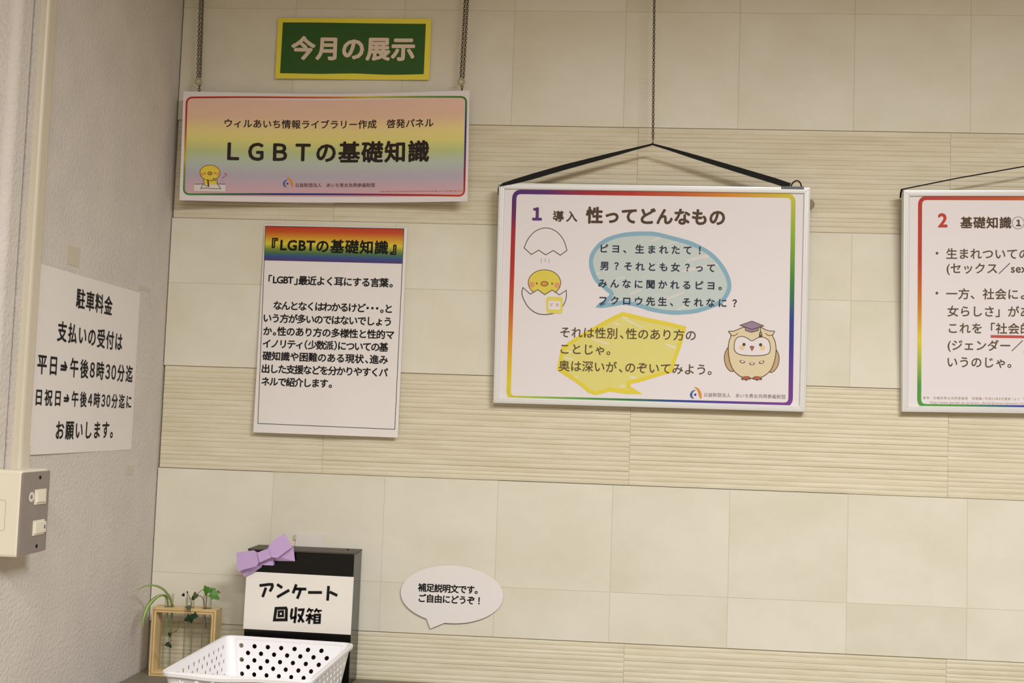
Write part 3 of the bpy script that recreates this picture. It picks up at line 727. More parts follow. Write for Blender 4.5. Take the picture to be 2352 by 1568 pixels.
P.stroke([(1237+72*math.cos(t), 262+72*math.sin(t)) for t in [k*math.pi/14 for k in range(28)]], 5, 0, 2, True); P.text('１', (1216, 262), (1254, 262), 96, .045)
P.done('title_lettering', M_BROWNINK, f2)
P = Print(A); P.ell(262, 628, 16, 16, 0, 4); P.ell(263, 1108, 16, 16, 0, 4)
for t, a, b in [('生まれついての', (375, 630), (1372, 640)), ('(セックス／sex', (380, 802), (1348, 818)), ('一方、社会によ', (375, 1112), (1378, 1124)), ('女らしさ」があ', (392, 1320), (1388, 1336))]:
    P.text(t, a, b, 140, .012)
A.unit(2090, 740, 7.126)
for t, a, b in [('これを「社会的', (630, 88), (1975, 98)), ('(ジェンダー／', (612, 368), (1842, 376)), ('いうのじゃ。', (612, 645), (1652, 652))]:
    P.text(t, a, b, 190, .012)
P.done('lettering', ink('soft_brown_print', 92, 72, 44), f2)
P = Print(A); P.text('gender', (1858, 400), (2380, 405), 190, .008); P.done('orange_word', ink('orange_print', 196, 104, 60), f2)
P = Print(A); P.stroke([(1320, 225), (1900, 233), (2300, 238)], 44, 0, 3, False, 6, .06); P.done('underline', ink('underline_red', 192, 84, 76), f2)
P = Print(A); P.text('参考　内閣府男女共同参画局　用語集（平成24年8月更新）より「', (210, 1236), (1860, 1246), 50, .0, half='（）'); P.text('http://www.gender.go.jp/about_danjo/glossary/glossary.html', (330, 1308), (1915, 1318), 58, 0)
P.done('small_print', ink('faint_print', 178, 162, 154), f2)
strap([(1.4432, -.040, 1.9715), (1.5471, -.042, 1.9950), (1.6698, -.043, 2.0198), (1.755, -.043, 2.037), (1.85, -.043, 2.017), (2.04, -.040, 1.985)], [.0022, .0022, .0022, .0022, .003, .003], f2)
strap([(1.4434, -.038, 1.9725), (1.4425, -.034, 1.966), (1.4432, -.028, 1.957)], [.0035, .0035, .003], f2, 'strap_end')

# ---- parking notice on the left wall
sh = Sheet((.0006, -.5589, 1.4250), (0, 1, 0), (0, 0, 1), .42, .297, lambda u, v: .0018*(1-u)*(1-v)+.0012*math.sin(7*u)*abs(v-.5))
pn = thing('parking_notice', sh.o+sh.r*.21, 'white landscape notice with five centred lines of black text on the plaster side wall', 'notice')
sh.paper('paper_sheet', M_PAPER, pn, 24, 8)
A = Art(sh, [(75.5, 604.8), (323, 673), (302, 1034), (49.6, 1044.7)]).unit(50, 600, 3.41)
text_lines(A, [(t, a, b, e, .020) for t, a, b, e in [('駐車料金', (418, 298), (707, 354), 168), ('支払いの受付は', (268, 556), (786, 636), 170), ('平日⇒午後８時３０分迄', (110, 804), (869, 894), 168),
    ('日祝日⇒午後４時３０分迄に', (98, 1060), (858, 1112), 138), ('お願いします。', (255, 1322), (712, 1326), 158)]], M_BLACKINK, pn, half='８３０４')

# tape left on the side wall
M_TAPE = mat('aged_tape', srgb(203, 194, 178), .4, .3)
for (y0, y1, z0, z1), lb in (((-.4503, -.404, 1.7347, 1.766), 'square scrap of aged tape above the white notice on the side wall'),
                             ((-.147, -.0895, 1.729, 1.736), 'thin strip of aged tape above right corner of the side wall notice'),
                             ((-.1555, -.120, 1.378, 1.395), 'small scrap of aged tape below right corner of the side wall notice')):
    tag(MB().box((.0001, y0, z0), (.0007, y1, z1)).build('tape_scrap', M_TAPE), lb, 'tape')

# ---- white speech-bubble note on the wall
cx, cz, rx, rz = .6028, 1.1638, .1003, .0556
out = []
for k in range(64):
    t = math.pi*2*k/64; out.append((cx+rx*math.cos(t), cz+rz*math.sin(t)))
ti = [i for i, (a, b) in enumerate(out) if b < cz and .5548 < a < .5912]
pts = [p for i, p in enumerate(out) if i not in ti]
ins = next(i for i in range(len(pts)) if pts[i][0] <= .5548 and pts[i-1][0] > .2 and pts[i][1] > pts[i-1][1]-1 and out.index(pts[i]) < ti[0])if False else ti[0]
pts = pts[:ins]+[(.5555, 1.1145), (.5636, 1.0960), (.5905, 1.1082)]+pts[ins:]
nb = thing('bubble_note', (cx, -.002, 1.096), 'white speech-bubble shaped note with two lines of text stuck low on the tiles', 'note')
sh = Sheet((.5, -.0048, 1.1), (1, 0, 0.0), (0, 0, 1), .21, .12)
MB().prism([(a, -.0048+.0022*((a-cx)/rx)**2*0, b) for a, b in pts], (0, .0006, 0)).build('paper_cutout', M_PAPER, nb)
A = Art(sh, [(917.83, 1288.0), (1163.2, 1288.0), (1163.2, 1429.0), (917.83, 1429.0)])
# corner marks from the wall itself
def to_px(x, y, z):
    d = Vector((x, y, z))-Vector((0.8663, -2.2827, 1.5)); zz = d.dot(fw); return (1176+2669.2*d.dot(rt)/zz, 784-2669.2*d.dot(up)/zz)
A = Art(sh, [to_px(.5, -.0048, 1.22), to_px(.71, -.0048, 1.22), to_px(.71, -.0048, 1.1), to_px(.5, -.0048, 1.1)]).unit(860, 1200, 4.261)
P = Print(A); P.text('補足説明文です。', (428, 640), (1010, 648), 86, .026, half=''); P.text('ご自由にどうぞ！', (436, 744), (1030, 754), 86, .026); P.done('lettering', M_BLACKINK, nb)

# small pale card behind the box
cd = thing('wall_card', (.316, -.003, 1.236), 'small pale card taped to the tiles just above the black box', 'card')
MB().prism([(.2885, -.0016, 1.232), (.3450, -.0016, 1.232), (.3458, -.0022, 1.2701), (.2885, -.0022, 1.2645)], (0, -.0004, 0)).build('card', mat('pale_card', srgb(226, 219, 212), .5), cd)
MB().box((.2850, -.0034, 1.2555), (.2900, -.0028, 1.2655)).build('tape', M_TAPE, cd)

# ------------------------------------------------------------------ conduit and switch box on the left wall
co = thing('cable_conduit', (0, -.573, 1.41), 'cream plastic cable trunking running up the side wall above the switch box', 'conduit')
pr = [(0, -.5885, 0), (.009, -.5885, 0), (.0118, -.5868, 0), (.0128, -.5835, 0), (.0128, -.5635, 0), (.0118, -.5600, 0), (.009, -.5583, 0), (0, -.5583, 0)]
MB().prism([(a, b, 1.438) for a, b, _ in pr], (0, 0, 1.28)).build('trunking', M_CREAM2, co)
pr2 = [(a*1.1, -.5734+(b+.5734)*1.07, 1.396) for a, b, _ in pr]
MB().prism(pr2, (0, 0, .044)).build('end_sleeve', M_CREAM2, co)
sb = thing('switch_box', (0, -.6, 1.28), 'cream surface-mounted switch box with a grey metal plate at the left edge', 'switch')
bx = MB().box((.0002, -.6385, 1.281), (.0425, -.5565, 1.4065), bev=.004); bx.build('box', M_CREAM, sb)
# knock-out outline on the side facing the room
ko = []
for k in range(4):
    for j in range(7):
        t = math.pi/2*(k+j/6); sx = (-1, -1, 1, 1)[k] if 0 else (1, -1, -1, 1)[k]; sz = (1, 1, -1, -1)[k]
        ko.append((.0085+sx*.0085+.004*math.cos(t), -.6387, 1.341+sz*.018+.004*math.sin(t)))
MB().tube(ko, .00025, 5, True).build('knock_out', mat('knock_line', srgb(170, 160, 138)), sb)
pl = MB().box((.0425, -.6395, 1.2835), (.0452, -.5555, 1.4035), bev=.0012); plate = pl.build('plate', M_STEEL, sb)
MB().tube([(.0440, -.5882, 1.3945), (.0460, -.5882, 1.3945)], .0028, 12).build('screw', M_DARK, plate)
MB().tube([(.0440, -.5863, 1.2925), (.0460, -.5863, 1.2925)], .0028, 12).build('screw', M_DARK, plate)
for z0, z1, cov in ((1.3545, 1.3770, 0), (1.3090, 1.3312, 1)):
    sw = MB().box((.044, -.6018, z0), (.0468, -.5678, z1), bev=.0006).build('switch_module', M_CREAM, sb)
    if cov == 0:
        a = MB(); a.prism([(.0468, -.5985, z0+.003), (.0492, -.5985, z0+.004), (.0478, -.5985, z1-.003), (.0468, -.5985, z1-.003)], (0, .026, 0)); a.build('rocker', M_CREAM, sw)
    else:
        MB().box((.0466, -.5990, z0+.0028), (.0486, -.5655, z1-.0030), bev=.0005).build('rocker', M_CREAM, sw)
        MB().box((.0484, -.5722, z0+.0085), (.0489, -.5700, z0+.0140)).build('indicator', M_DARK, sw)
rg = MB(); vs = []; n = 28
for r_ in (.0095, .0040):
    for k in range(n): vs.append((.0456, -.6122+r_*.9*math.cos(2*math.pi*k/n), 1.3668+r_*.78*math.sin(2*math.pi*k/n)))
rg.add(vs, [(k, (k+1) % n, n+(k+1) % n, n+k) for k in range(n)]); rg.build('ring_sticker', ink('ring_white', 224, 216, 214), plate)

# ------------------------------------------------------------------ chains
def chain_links(pts_fn, z0, z1, pitch=.0047, L=.0076, W=.0062, r=.00085, phase=0.0, mb=None):
    mb = mb or MB(); z = z0; i = 0
    while z < z1:
        c = Vector(pts_fn(z)); ang = (i % 2)*math.pi/2+.45+phase+random.uniform(-.12, .12)
        ax = Vector((math.cos(ang), math.sin(ang), 0)); ring = []
        for k in range(10):
            t = 2*math.pi*k/10; ring.append(c+ax*(W/2-r)*math.cos(t)+Vector((0, 0, (L/2-r)*math.sin(t)*(1.0 if abs(math.sin(t)) > .7 else 1.1))))
        mb.tube(ring, r, 5, True); z += pitch; i += 1
    return mb
def chain(name, label, z0, fn, strands, ring=None):
    p0 = fn(z0); t = thing(name, p0, label, 'chain', None)
    mb = MB()
    for dx, ph in strands: chain_links(lambda z, d=dx: (fn(z)[0]+d, fn(z)[1], z), z0, 2.70, phase=ph, mb=mb)
    o = mb.build('chain_links', M_CHAIN, t, True); o['kind'] = 'stuff'
    if ring:
        rr = [(ring[0]+.0056*math.cos(a), ring[1], ring[2]+.0056*math.sin(a)) for a in [k*math.pi/10 for k in range(20)]]
        MB().tube(rr, .0022, 8, True).build('eyelet_ring', ink('ring_cream', 176, 164, 124, .35), t, True)
        mb = MB(); chain_links(lambda z: (ring[0]+.0015, ring[1]+.003, z), ring[3], ring[2]-.0045, mb=mb)
        mb.build('lower_links', M_CHAIN, t, True)['kind'] = 'stuff'
    return t
cc = chain('hanging_chain', 'single thin chain above the frame numbered 1', 2.062, lambda z: (.9667-(z-2.062)*.0168, -.043, z), [(0, 0)])
mb = MB(); mb.tube(smooth_pts([(.9655, -.043, 2.061), (.9672, -.0445, 2.056), (.9668, -.044, 2.0512), (.9650, -.043, 2.0500), (.9660, -.0415, 2.0545)], 4, False), .0008, 6); mb.build('hook', M_CHAIN, cc, True)
chain('hanging_chain', 'left of the two doubled chains holding the long rainbow banner', 2.1745, lambda z: (.0518-(z-2.17)*.021, -.027, z), [(-.0028, 0), (.0028, .8)], (.0518, -.029, 2.1655, 2.140))
chain('hanging_chain', 'right of the two doubled chains holding the long rainbow banner', 2.181, lambda z: (.5866+(z-2.17)*.016, -.027, z), [(-.0028, 0), (.0028, .8)], (.5858, -.029, 2.1722, 2.144))
chain('hanging_chain', 'thin chain beyond the right edge above the frame numbered 2', 2.045, lambda z: (1.755, -.043, z), [(0, 0)])

# ------------------------------------------------------------------ collection box
bxx = thing('collection_box', (.32, -.04, Z_CTR), 'black upright collection box with a white lettered label leaning against the tiles', 'box')
X0, X1, YF, YB, ZT = .2165, .4222, -.0770, -.0036, 1.2432
MB().box((X0, YF, Z_CTR), (X1, YB, ZT-.0035), bev=.0012).build('body', M_BOX, bxx)
MB().box((X0-.0006, YF-.0008, ZT-.0030), (X1+.0006, YB, ZT), bev=.0006).build('lid', mat('box_lid', srgb(70, 64, 56), .5, .4), bxx)  # light falling on the black box's top is put into this grey
MB().tube([(.400, -.030, ZT-.001), (.400, -.030, ZT+.002)], .0016, 10).build('lid_stud', M_BLACKPLASTIC, bxx)
lb = wall_sheet((.2150, -.0786, 1.0923), -.0025-.006, 0.0, .2075, .1080)
lo = lb.paper('label_sheet', M_PAPER2, bxx, 8, 4)
A = Art(lb, [(561.8, 1311.9), (809.7, 1327), (804.5, 1459.4), (558.7, 1444)]).unit(570, 1310, 9.408)
P = Print(A); S = lambda pts, w=50, closed=False, sm=0: P.stroke(pts, w*1.22, 0, 4, closed, sm)
S([(225, 330), (430, 306), (490, 310), (500, 345), (480, 400), (448, 452)]); S([(355, 385), (295, 572)])
S([(605, 312), (705, 378)]); S([(612, 580), (858, 438)])
S([(1012, 318), (950, 495)]); S([(1000, 408), (1225, 415)]); S([(1108, 430), (1085, 510), (1045, 612)])
S([(1282, 487), (1565, 490)]); S([(1713, 358), (1698, 658)]); S([(1748, 482), (1898, 555)])
S([(590, 828), (800, 822), (815, 850), (815, 1075), (562, 1075)], 52, True); S([(652, 898), (738, 892), (742, 992), (652, 995)], 42, True)
S([(936, 840), (918, 1000), (930, 1040), (1030, 1012)], 44); S([(1020, 812), (1012, 1000), (995, 1138)], 44); S([(1070, 862), (1180, 858), (1160, 960), (1080, 1120)], 44); S([(1075, 960), (1188, 1125)], 44)
for l_, w_ in (([(1310, 832), (1265, 905)], 34), ([(1295, 864), (1395, 870)], 30), ([(1338, 868), (1348, 922)], 30), ([(1470, 840), (1422, 912)], 34), ([(1455, 880), (1572, 884)], 30), ([(1502, 885), (1512, 928)], 30),
               ([(1240, 985), (1400, 992)], 36), ([(1325, 945), (1308, 1158)], 42), ([(1308, 1005), (1250, 1100)], 34), ([(1328, 1010), (1388, 1075)], 34)): S(l_, w_)
S([(1428, 972), (1540, 972), (1534, 1142), (1420, 1142)], 40, True); S([(1430, 1028), (1535, 1030)], 26); S([(1428, 1084), (1535, 1086)], 26)
P.done('label_lettering', M_BLACKINK, bxx)

# folded paper bow
bow = thing('paper_bow', (.262, -.082, 1.21), 'folded lilac paper bow stuck to the upper left corner of the black box', 'bow')
def fold(name, pts, th=.0009):
    o = MB().prism(pts, (0, th, 0)).build(name, M_LILAC, bow); return o
def facet(name, polys):
    mb = MB()
    for pl in polys: mb.add([Vector(p) for p in pl], [tuple(range(len(pl)))]); mb.add([Vector(p)+Vector((0, .0008, 0)) for p in pl], [tuple(range(len(pl)))[::-1]])
    return mb.build(name, M_LILAC, bow)
facet('left_loop', [[(.1993, -.096, 1.2366), (.2048, -.099, 1.2021), (.2414, -.103, 1.2138), (.2455, -.101, 1.2214), (.2421, -.101, 1.2392), (.2336, -.099, 1.2429)],
                    [(.2048, -.099, 1.2021), (.2100, -.088, 1.2030), (.2400, -.090, 1.2140), (.2414, -.103, 1.2138)]])
facet('left_tail', [[(.2070, -.088, 1.2010), (.2138, -.084, 1.1901), (.2335, -.084, 1.2011), (.2470, -.084, 1.2108), (.2488, -.088, 1.2225), (.2331, -.094, 1.2110)]])
facet('knot', [[(.2424, -.104, 1.2396), (.2475, -.1045, 1.2211), (.2693, -.1045, 1.2314), (.2619, -.104, 1.2476)],
               [(.2475, -.1045, 1.2211), (.2500, -.090, 1.2225), (.2690, -.090, 1.2320), (.2693, -.1045, 1.2314)],
               [(.2424, -.104, 1.2396), (.2619, -.104, 1.2476), (.2610, -.09, 1.247), (.2430, -.09, 1.239)]])
facet('right_loop', [[(.2608, -.101, 1.2474), (.2689, -.102, 1.2319), (.2808, -.102, 1.2310), (.3068, -.097, 1.2517), (.2906, -.096, 1.2771), (.2662, -.1, 1.2588)],
                     [(.2808, -.102, 1.2310), (.2815, -.09, 1.2330), (.3060, -.086, 1.2530), (.3068, -.097, 1.2517)]])
facet('right_tail', [[(.3062, -.086, 1.2520), (.2790, -.09, 1.2320), (.2645, -.088, 1.2310), (.2732, -.084, 1.2231), (.3100, -.084, 1.2240)]])
MB().box((.240, -.091, 1.215), (.270, -.0792, 1.236)).build('glue_pad', M_LILAC, bow)

# ------------------------------------------------------------------ perforated basket
def panel(P00, P10, P01, P11, rows, holes, dia, th, margin, name, parent, m, phase0=0):
    """thin curved-free panel between four corners (u along, v up) pierced by staggered round holes; rows = [v centres in m]"""
    P00, P10, P01, P11 = map(Vector, (P00, P10, P01, P11))
    n = (P10-P00).cross(P01-P00).normalized()
    W = ((P10-P00).length+(P11-P01).length)/2; H = ((P01-P00).length+(P11-P10).length)/2
    def at(u, v, d=0):
        a, b = u/W, v/H; return (P00*(1-a)+P10*a)*(1-b)+(P01*(1-a)+P11*a)*b+n*d
    mb = MB()
    def quad(u0, v0, u1, v1):
        if u1-u0 < 1e-6 or v1-v0 < 1e-6: return
        vs = [at(u, v, d) for d in (0, -th) for u, v in ((u0, v0), (u1, v0), (u1, v1), (u0, v1))]
        mb.add(vs, [(0, 1, 2, 3), (7, 6, 5, 4)])
    pitch = holes; rh = rows[1]-rows[0] if len(rows) > 1 else .013
    lo = rows[0]-rh/2; hi = rows[-1]+rh/2
    quad(0, 0, W, lo); quad(0, hi, W, H)
    for r_, vc in enumerate(rows):
        off = margin+(pitch/2 if (r_+phase0) % 2 else 0); u = off; cells = []
        while u+pitch/2 <= W-.001: cells.append(u); u += pitch
        if not cells: quad(0, vc-rh/2, W, vc+rh/2); continue
        quad(0, vc-rh/2, cells[0]-pitch/2 if cells[0]-pitch/2 > 0 else 0, vc+rh/2)
        quad(cells[-1]+pitch/2, vc-rh/2, W, vc+rh/2)
        for uc in cells:
            N = 16; vs = []; hw, hh = pitch/2, rh/2
            for d in (0, -th):
                for k in range(N):
                    t = 2*math.pi*(k+.5)/N; c, s_ = math.cos(t), math.sin(t)
                    vs.append(at(uc+dia/2*c, vc+dia/2*s_, d))
                # outer boundary: 4 corners + edge points aligned by angle
                for k in range(N):
                    t = 2*math.pi*(k+.5)/N; c, s_ = math.cos(t), math.sin(t); q_ = min(hw/abs(c) if abs(c) > 1e-9 else 1e9, hh/abs(s_) if abs(s_) > 1e-9 else 1e9)
                    vs.append(at(max(0, uc+q_*c), vc+q_*s_, d))
                for sx, sy in ((1, 1), (-1, 1), (-1, -1), (1, -1)): vs.append(at(max(0, uc+hw*sx), vc+hh*sy, d))
            K = 2*N+4; fs = []
            for base_, rev in ((0, False), (K, True)):
                for k in range(N):
                    k2 = (k+1) % N; f = (base_+k, base_+N+k, base_+N+k2, base_+k2); fs.append(f[::-1] if rev else f)
                ca = math.atan2(hh, hw)
                for ci, ang in enumerate((ca, math.pi-ca, math.pi+ca, 2*math.pi-ca)):
                    k = int(ang/(2*math.pi)*N-.5) % N; f = (base_+N+k, base_+2*N+ci, base_+N+(k+1) % N); fs.append(f[::-1] if rev else f)
            for k in range(N):
                k2 = (k+1) % N; fs.append((k, k2, K+k2, K+k))
            mb.add(vs, fs)
    return mb.build(name, m, parent)

bk = thing('plastic_basket', (.31, -.27, Z_CTR), 'white perforated plastic basket on the counter in front of the black box', 'basket')
ZR = 1.083
BL, BR, FL, FR = Vector((.1925, -.1050, ZR)), Vector((.4350, -.1250, ZR)), Vector((.1910, -.4290, ZR)), Vector((.4325, -.4400, ZR))
cen = (BL+BR+FL+FR)/4
def low_(p, k=.88): q_ = cen+(p-cen)*k; q_.z = Z_CTR+.004; return q_
# inner wall corners set in so that rounded corner posts join them
cr = .016
def inset(p, q_, d): return p+(q_-p).normalized()*d
walls = {'back_wall': (BL, BR), 'left_wall': (BL, FL), 'front_wall': (FL, FR), 'right_wall': (FR, BR)}
rowsH = [.0090+.0128*k for k in range(6)]
for nm, (a, b) in walls.items():
    ta, tb = inset(a, b, cr), inset(b, a, cr); la, lb_ = inset(low_(a), low_(b), cr), inset(low_(b), low_(a), cr)
    L_ = (tb-ta).length; nh = 9 if 'back' in nm or 'front' in nm else 12
    panel(la, lb_, ta, tb, rowsH, .0248, .0084, .0014, .0110, nm, bk, M_BASKET, 1)
def corner(p, prev, nxt, name='corner_post'):
    mb = MB(); vs = []; N = 8
    a, b = inset(p, prev, cr), inset(p, nxt, cr); lp = low_(p); la, lb_ = inset(lp, low_(prev), cr), inset(lp, low_(nxt), cr)
    for d in (0, .0014):
        for (x, y, z) in ((la, lp, lb_), (a, p, b)):
            for k in range(N+1):
                t = k/N; q_ = x*(1-t)**2+y*2*t*(1-t)+z*t*t; vs.append(q_+(cen-q_).normalized()*d)
    n = N+1; fs = []
    for k in range(N): fs += [(k, k+1, n+k+1, n+k), (2*n+k, 3*n+k, 3*n+k+1, 2*n+k+1)]
    mb.add(vs, fs); return mb.build(name, M_BASKET, bk, True)
corner(BL, BR, FL); corner(FL, BL, FR); corner(FR, FL, BR); corner(BR, FR, BL)
rim = []
for p, pv, nx in ((BL, BR, FL), (FL, BL, FR), (FR, FL, BR), (BR, FR, BL)):
    a, b = inset(p, pv, cr), inset(p, nx, cr)
    for k in range(7):
        t = k/6; rim.append(a*(1-t)**2+p*2*t*(1-t)+b*t*t)
    if p is FL:
        for k in range(1, 12):
            t = k/12; q_ = b.lerp(inset(FR, FL, cr), t); q_.z -= .0035*math.sin(math.pi*min(1, t*1.4))**2; rim.append(q_)
    else:
        rim.append(b.lerp(inset(nx, p, cr), .5))
vs = []; fs = []; n = len(rim)
prof = [(-.0016, -.0045), (-.0016, .0006), (.0010, .0014), (.0042, .0006), (.0048, -.0010), (.0040, -.0062), (.0030, -.0060), (.0030, -.0012), (0.0, -.0012)]
for i, p in enumerate(rim):
    t = (rim[(i+1) % n]-rim[i-1]).normalized(); o_ = Vector((t.y, -t.x, 0)).normalized()
    if (p-cen).dot(o_) < 0: o_ = -o_
    for a, b in prof: vs.append(p+o_*a+Vector((0, 0, b)))
k = len(prof)
for i in range(n):
    for j in range(k): fs.append((i*k+j, i*k+(j+1) % k, ((i+1) % n)*k+(j+1) % k, ((i+1) % n)*k+j))
link_mesh('rim', vs, fs, M_BASKET, bk, smooth=False)
lc = [low_(p, .87) for p in (BL, FL, FR, BR)]
MB().prism([(p.x, p.y, Z_CTR+.0025) for p in lc], (0, 0, .0018)).build('basket_floor', M_BASKET, bk)
MB().prism([(cen.x+(p.x-cen.x)*.96, cen.y+(p.y-cen.y)*.96, Z_CTR) for p in lc], (0, 0, .0026)).build('foot_ring', M_BASKET, bk)

# ------------------------------------------------------------------ wooden test tube stand
st = thing('tube_stand', (.094, -.049, Z_CTR), 'open square wooden stand holding test tubes in the corner of the counter', 'stand')
sx0, sx1, sy0, sy1, sz0, sz1, tw = .0312, .1572, -.0670, -.0305, Z_CTR, 1.1220, .0082
TUBES = [(.0575, .010), (.0985, .010), (.1330, .010)]
TY = -.0485
def board(name, a, b, holes=None):
    mb = MB()
    if holes:
        x0, y0, z0 = a; x1, y1, z1 = b; xs = [x0]+[(holes[i][0]+holes[i+1][0])/2 for i in range(len(holes)-1)]+[x1]
        for i, (hx, _) in enumerate(holes):
            N = 24; vs = []
            for z in (z1, z0):
                for r_ in (0, 1):
                    for k in range(N):
                        t = 2*math.pi*(k+.5)/N; c_, s_ = math.cos(t), math.sin(t)
                        if r_ == 0: vs.append((hx+.0092*c_, TY+.0092*s_, z))
                        else:
                            qx = ((xs[i+1]-hx) if c_ > 0 else (hx-xs[i]))/abs(c_); qy = ((y1-TY) if s_ > 0 else (TY-y0))/abs(s_); q_ = min(qx, qy)
                            vs.append((hx+q_*c_, TY+q_*s_, z))
                for sx_, sy_ in ((xs[i+1], y1), (xs[i], y1), (xs[i], y0), (xs[i+1], y0)): vs.append((sx_, sy_, z))
            K = 2*N+4; fs = []
            for b_, rev in ((0, 0), (K, 1)):
                for k in range(N):
                    f = (b_+k, b_+N+k, b_+N+(k+1) % N, b_+(k+1) % N); fs.append(f[::-1] if rev else f)
                for ci, (px_, py_) in enumerate(((xs[i+1], y1), (xs[i], y1), (xs[i], y0), (xs[i+1], y0))):
                    ang = math.atan2(py_-TY, px_-hx) % (2*math.pi); k = int(ang/(2*math.pi)*N-.5) % N
                    f = (b_+N+k, b_+2*N+ci, b_+N+(k+1) % N); fs.append(f[::-1] if rev else f)
            for k in range(N): fs.append((k, (k+1) % N, K+(k+1) % N, K+k))
            mb.add(vs, fs)
        mb.add([(x0, y0, z0), (x1, y0, z0), (x1, y0, z1), (x0, y0, z1), (x0, y1, z0), (x1, y1, z0), (x1, y1, z1), (x0, y1, z1)], [(0, 1, 2, 3), (5, 4, 7, 6), (4, 0, 3, 7), (1, 5, 6, 2)])
    else: mb.box(a, b, bev=.0004)
    return mb.build(name, M_WOOD, st)
tb = board('top_board', (sx0, sy0, sz1-tw), (sx1, sy1, sz1), TUBES)
bb = board('bottom_board', (sx0, sy0, sz0), (sx1, sy1, sz0+tw))
l1 = board('side_board', (sx0, sy0, sz0+tw), (sx0+tw, sy1, sz1-tw)); l2 = board('side_board', (sx1-tw, sy0, sz0+tw), (sx1, sy1, sz1-tw))
e = .0011
for par, a, b in ((tb, (sx0+tw/2-e, sy0-.0002, sz1-tw/2-e), (sx1-tw/2+e, sy0+.001, sz1-tw/2+e)), (bb, (sx0+tw/2-e, sy0-.0002, sz0+tw/2-e), (sx1-tw/2+e, sy0+.001, sz0+tw/2+e)),
                  (l1, (sx0+tw/2-e, sy0-.0002, sz0+tw/2+e), (sx0+tw/2+e, sy0+.001, sz1-tw/2-e)), (l2, (sx1-tw/2-e, sy0-.0002, sz0+tw/2+e), (sx1-tw/2+e, sy0+.001, sz1-tw/2-e))):
    MB().box(a, b).build('ply_core', M_PLY, par)
for i, ((tx, _), zt, lb_) in enumerate(zip(TUBES, (1.146, 1.141, 1.147), ('glass test tube holding the long grassy leaves, nearest the side wall', 'middle glass test tube in the wooden stand with dark trailing leaves', 'glass test tube with bright ivy, nearest the black box'))):
    t = thing('test_tube', (tx, TY, 1.004), lb_, 'test tube', 'glass test tubes in the wooden stand')
    mb = MB(); N = 20; prof = []
    for k in range(7): a = math.pi/2*k/6; prof.append((.0084*math.sin(a)+1e-5, 1.0108-.0084*math.cos(a)+.0))
    prof += [(.0084, 1.05), (.0084, zt-.002), (.0094, zt-.001), (.0096, zt), (.0088, zt), (.0080, zt-.003), (.0078, 1.05)]
    for k in range(6, -1, -1): a = math.pi/2*k/6; prof.append((.0078*math.sin(a)+1e-5, 1.0110-.0076*math.cos(a)))
    vs = [(tx+r_*math.cos(2*math.pi*j/N), TY+r_*math.sin(2*math.pi*j/N), z) for r_, z in prof for j in range(N)]
    fs = [(i_*N+j, i_*N+(j+1) % N, (i_+1)*N+(j+1) % N, (i_+1)*N+j) for i_ in range(len(prof)-1) for j in range(N)]
    link_mesh('glass', vs, fs, M_GLASS, t, smooth=True)

def blade(name, pts, ws, m, parent, fold_=.25):
    P3 = smooth_pts(pts, 4, False); n = len(P3); vs = []; fs = []
    for i, p in enumerate(P3):
        p = Vector(p); t = (Vector(P3[min(i+1, n-1)])-Vector(P3[max(i-1, 0)])).normalized()
        side = t.cross(Vector((.25, -1, .15))).normalized(); nn = side.cross(t).normalized()
        k = i/(n-1)*(len(ws)-1); w = ws[int(k)]*(1-(k-int(k)))+ws[min(int(k)+1, len(ws)-1)]*(k-int(k))
        vs += [p-side*w/2+nn*w*fold_, p, p+side*w/2+nn*w*fold_]
    for i in range(n-1):
        for j in range(2): fs.append((i*3+j, i*3+j+1, i*3+j+4, i*3+j+3))
    return link_mesh(name, vs, fs, m, parent, smooth=True)
M_BLADE = mat('blade_green', srgb(104, 138, 62), .45, .35, noise=.1, nscale=60); M_STRIPE = mat('blade_stripe', srgb(186, 192, 130), .5)
sp = thing('spider_plant', (.0575, TY, 1.07), 'cutting with long arching green grassy leaves beside the side wall', 'plant')
LA = [(.0600, -.048, 1.060), (.0630, -.0480, 1.095), (.0652, -.048, 1.1198), (.0657, -.0566, 1.128), (.0654, -.0651, 1.1388), (.0631, -.0737, 1.1488), (.0573, -.0822, 1.1592), (.0489, -.0908, 1.1661), (.0408, -.0993, 1.1689), (.033, -.1079, 1.1688), (.0268, -.1164, 1.1666), (.0229, -.125, 1.1623)]
LB = [(.0560, -.050, 1.065), (.0555, -.0500, 1.100), (.0570, -.0540, 1.128), (.0577, -.0662, 1.1430), (.0511, -.0753, 1.1471), (.0436, -.0844, 1.1433), (.0391, -.0936, 1.1364), (.0361, -.1027, 1.1282), (.0348, -.1118, 1.1162), (.036, -.1209, 1.1058), (.0391, -.13, 1.0960)]
for nm, pts, ws in (('leaf', LA, [.002, .004, .0045, .004, .0028, .001]), ('leaf', LB, [.002, .003, .0045, .0075, .0068, .0015])):
    lf = blade(nm, pts, ws, M_BLADE, sp)
    off = [(a+0.0001, b-.0009, c+.0006) for a, b, c in pts]
    blade('pale_stripe', off, [w*.28 for w in ws], M_STRIPE, lf, .1)
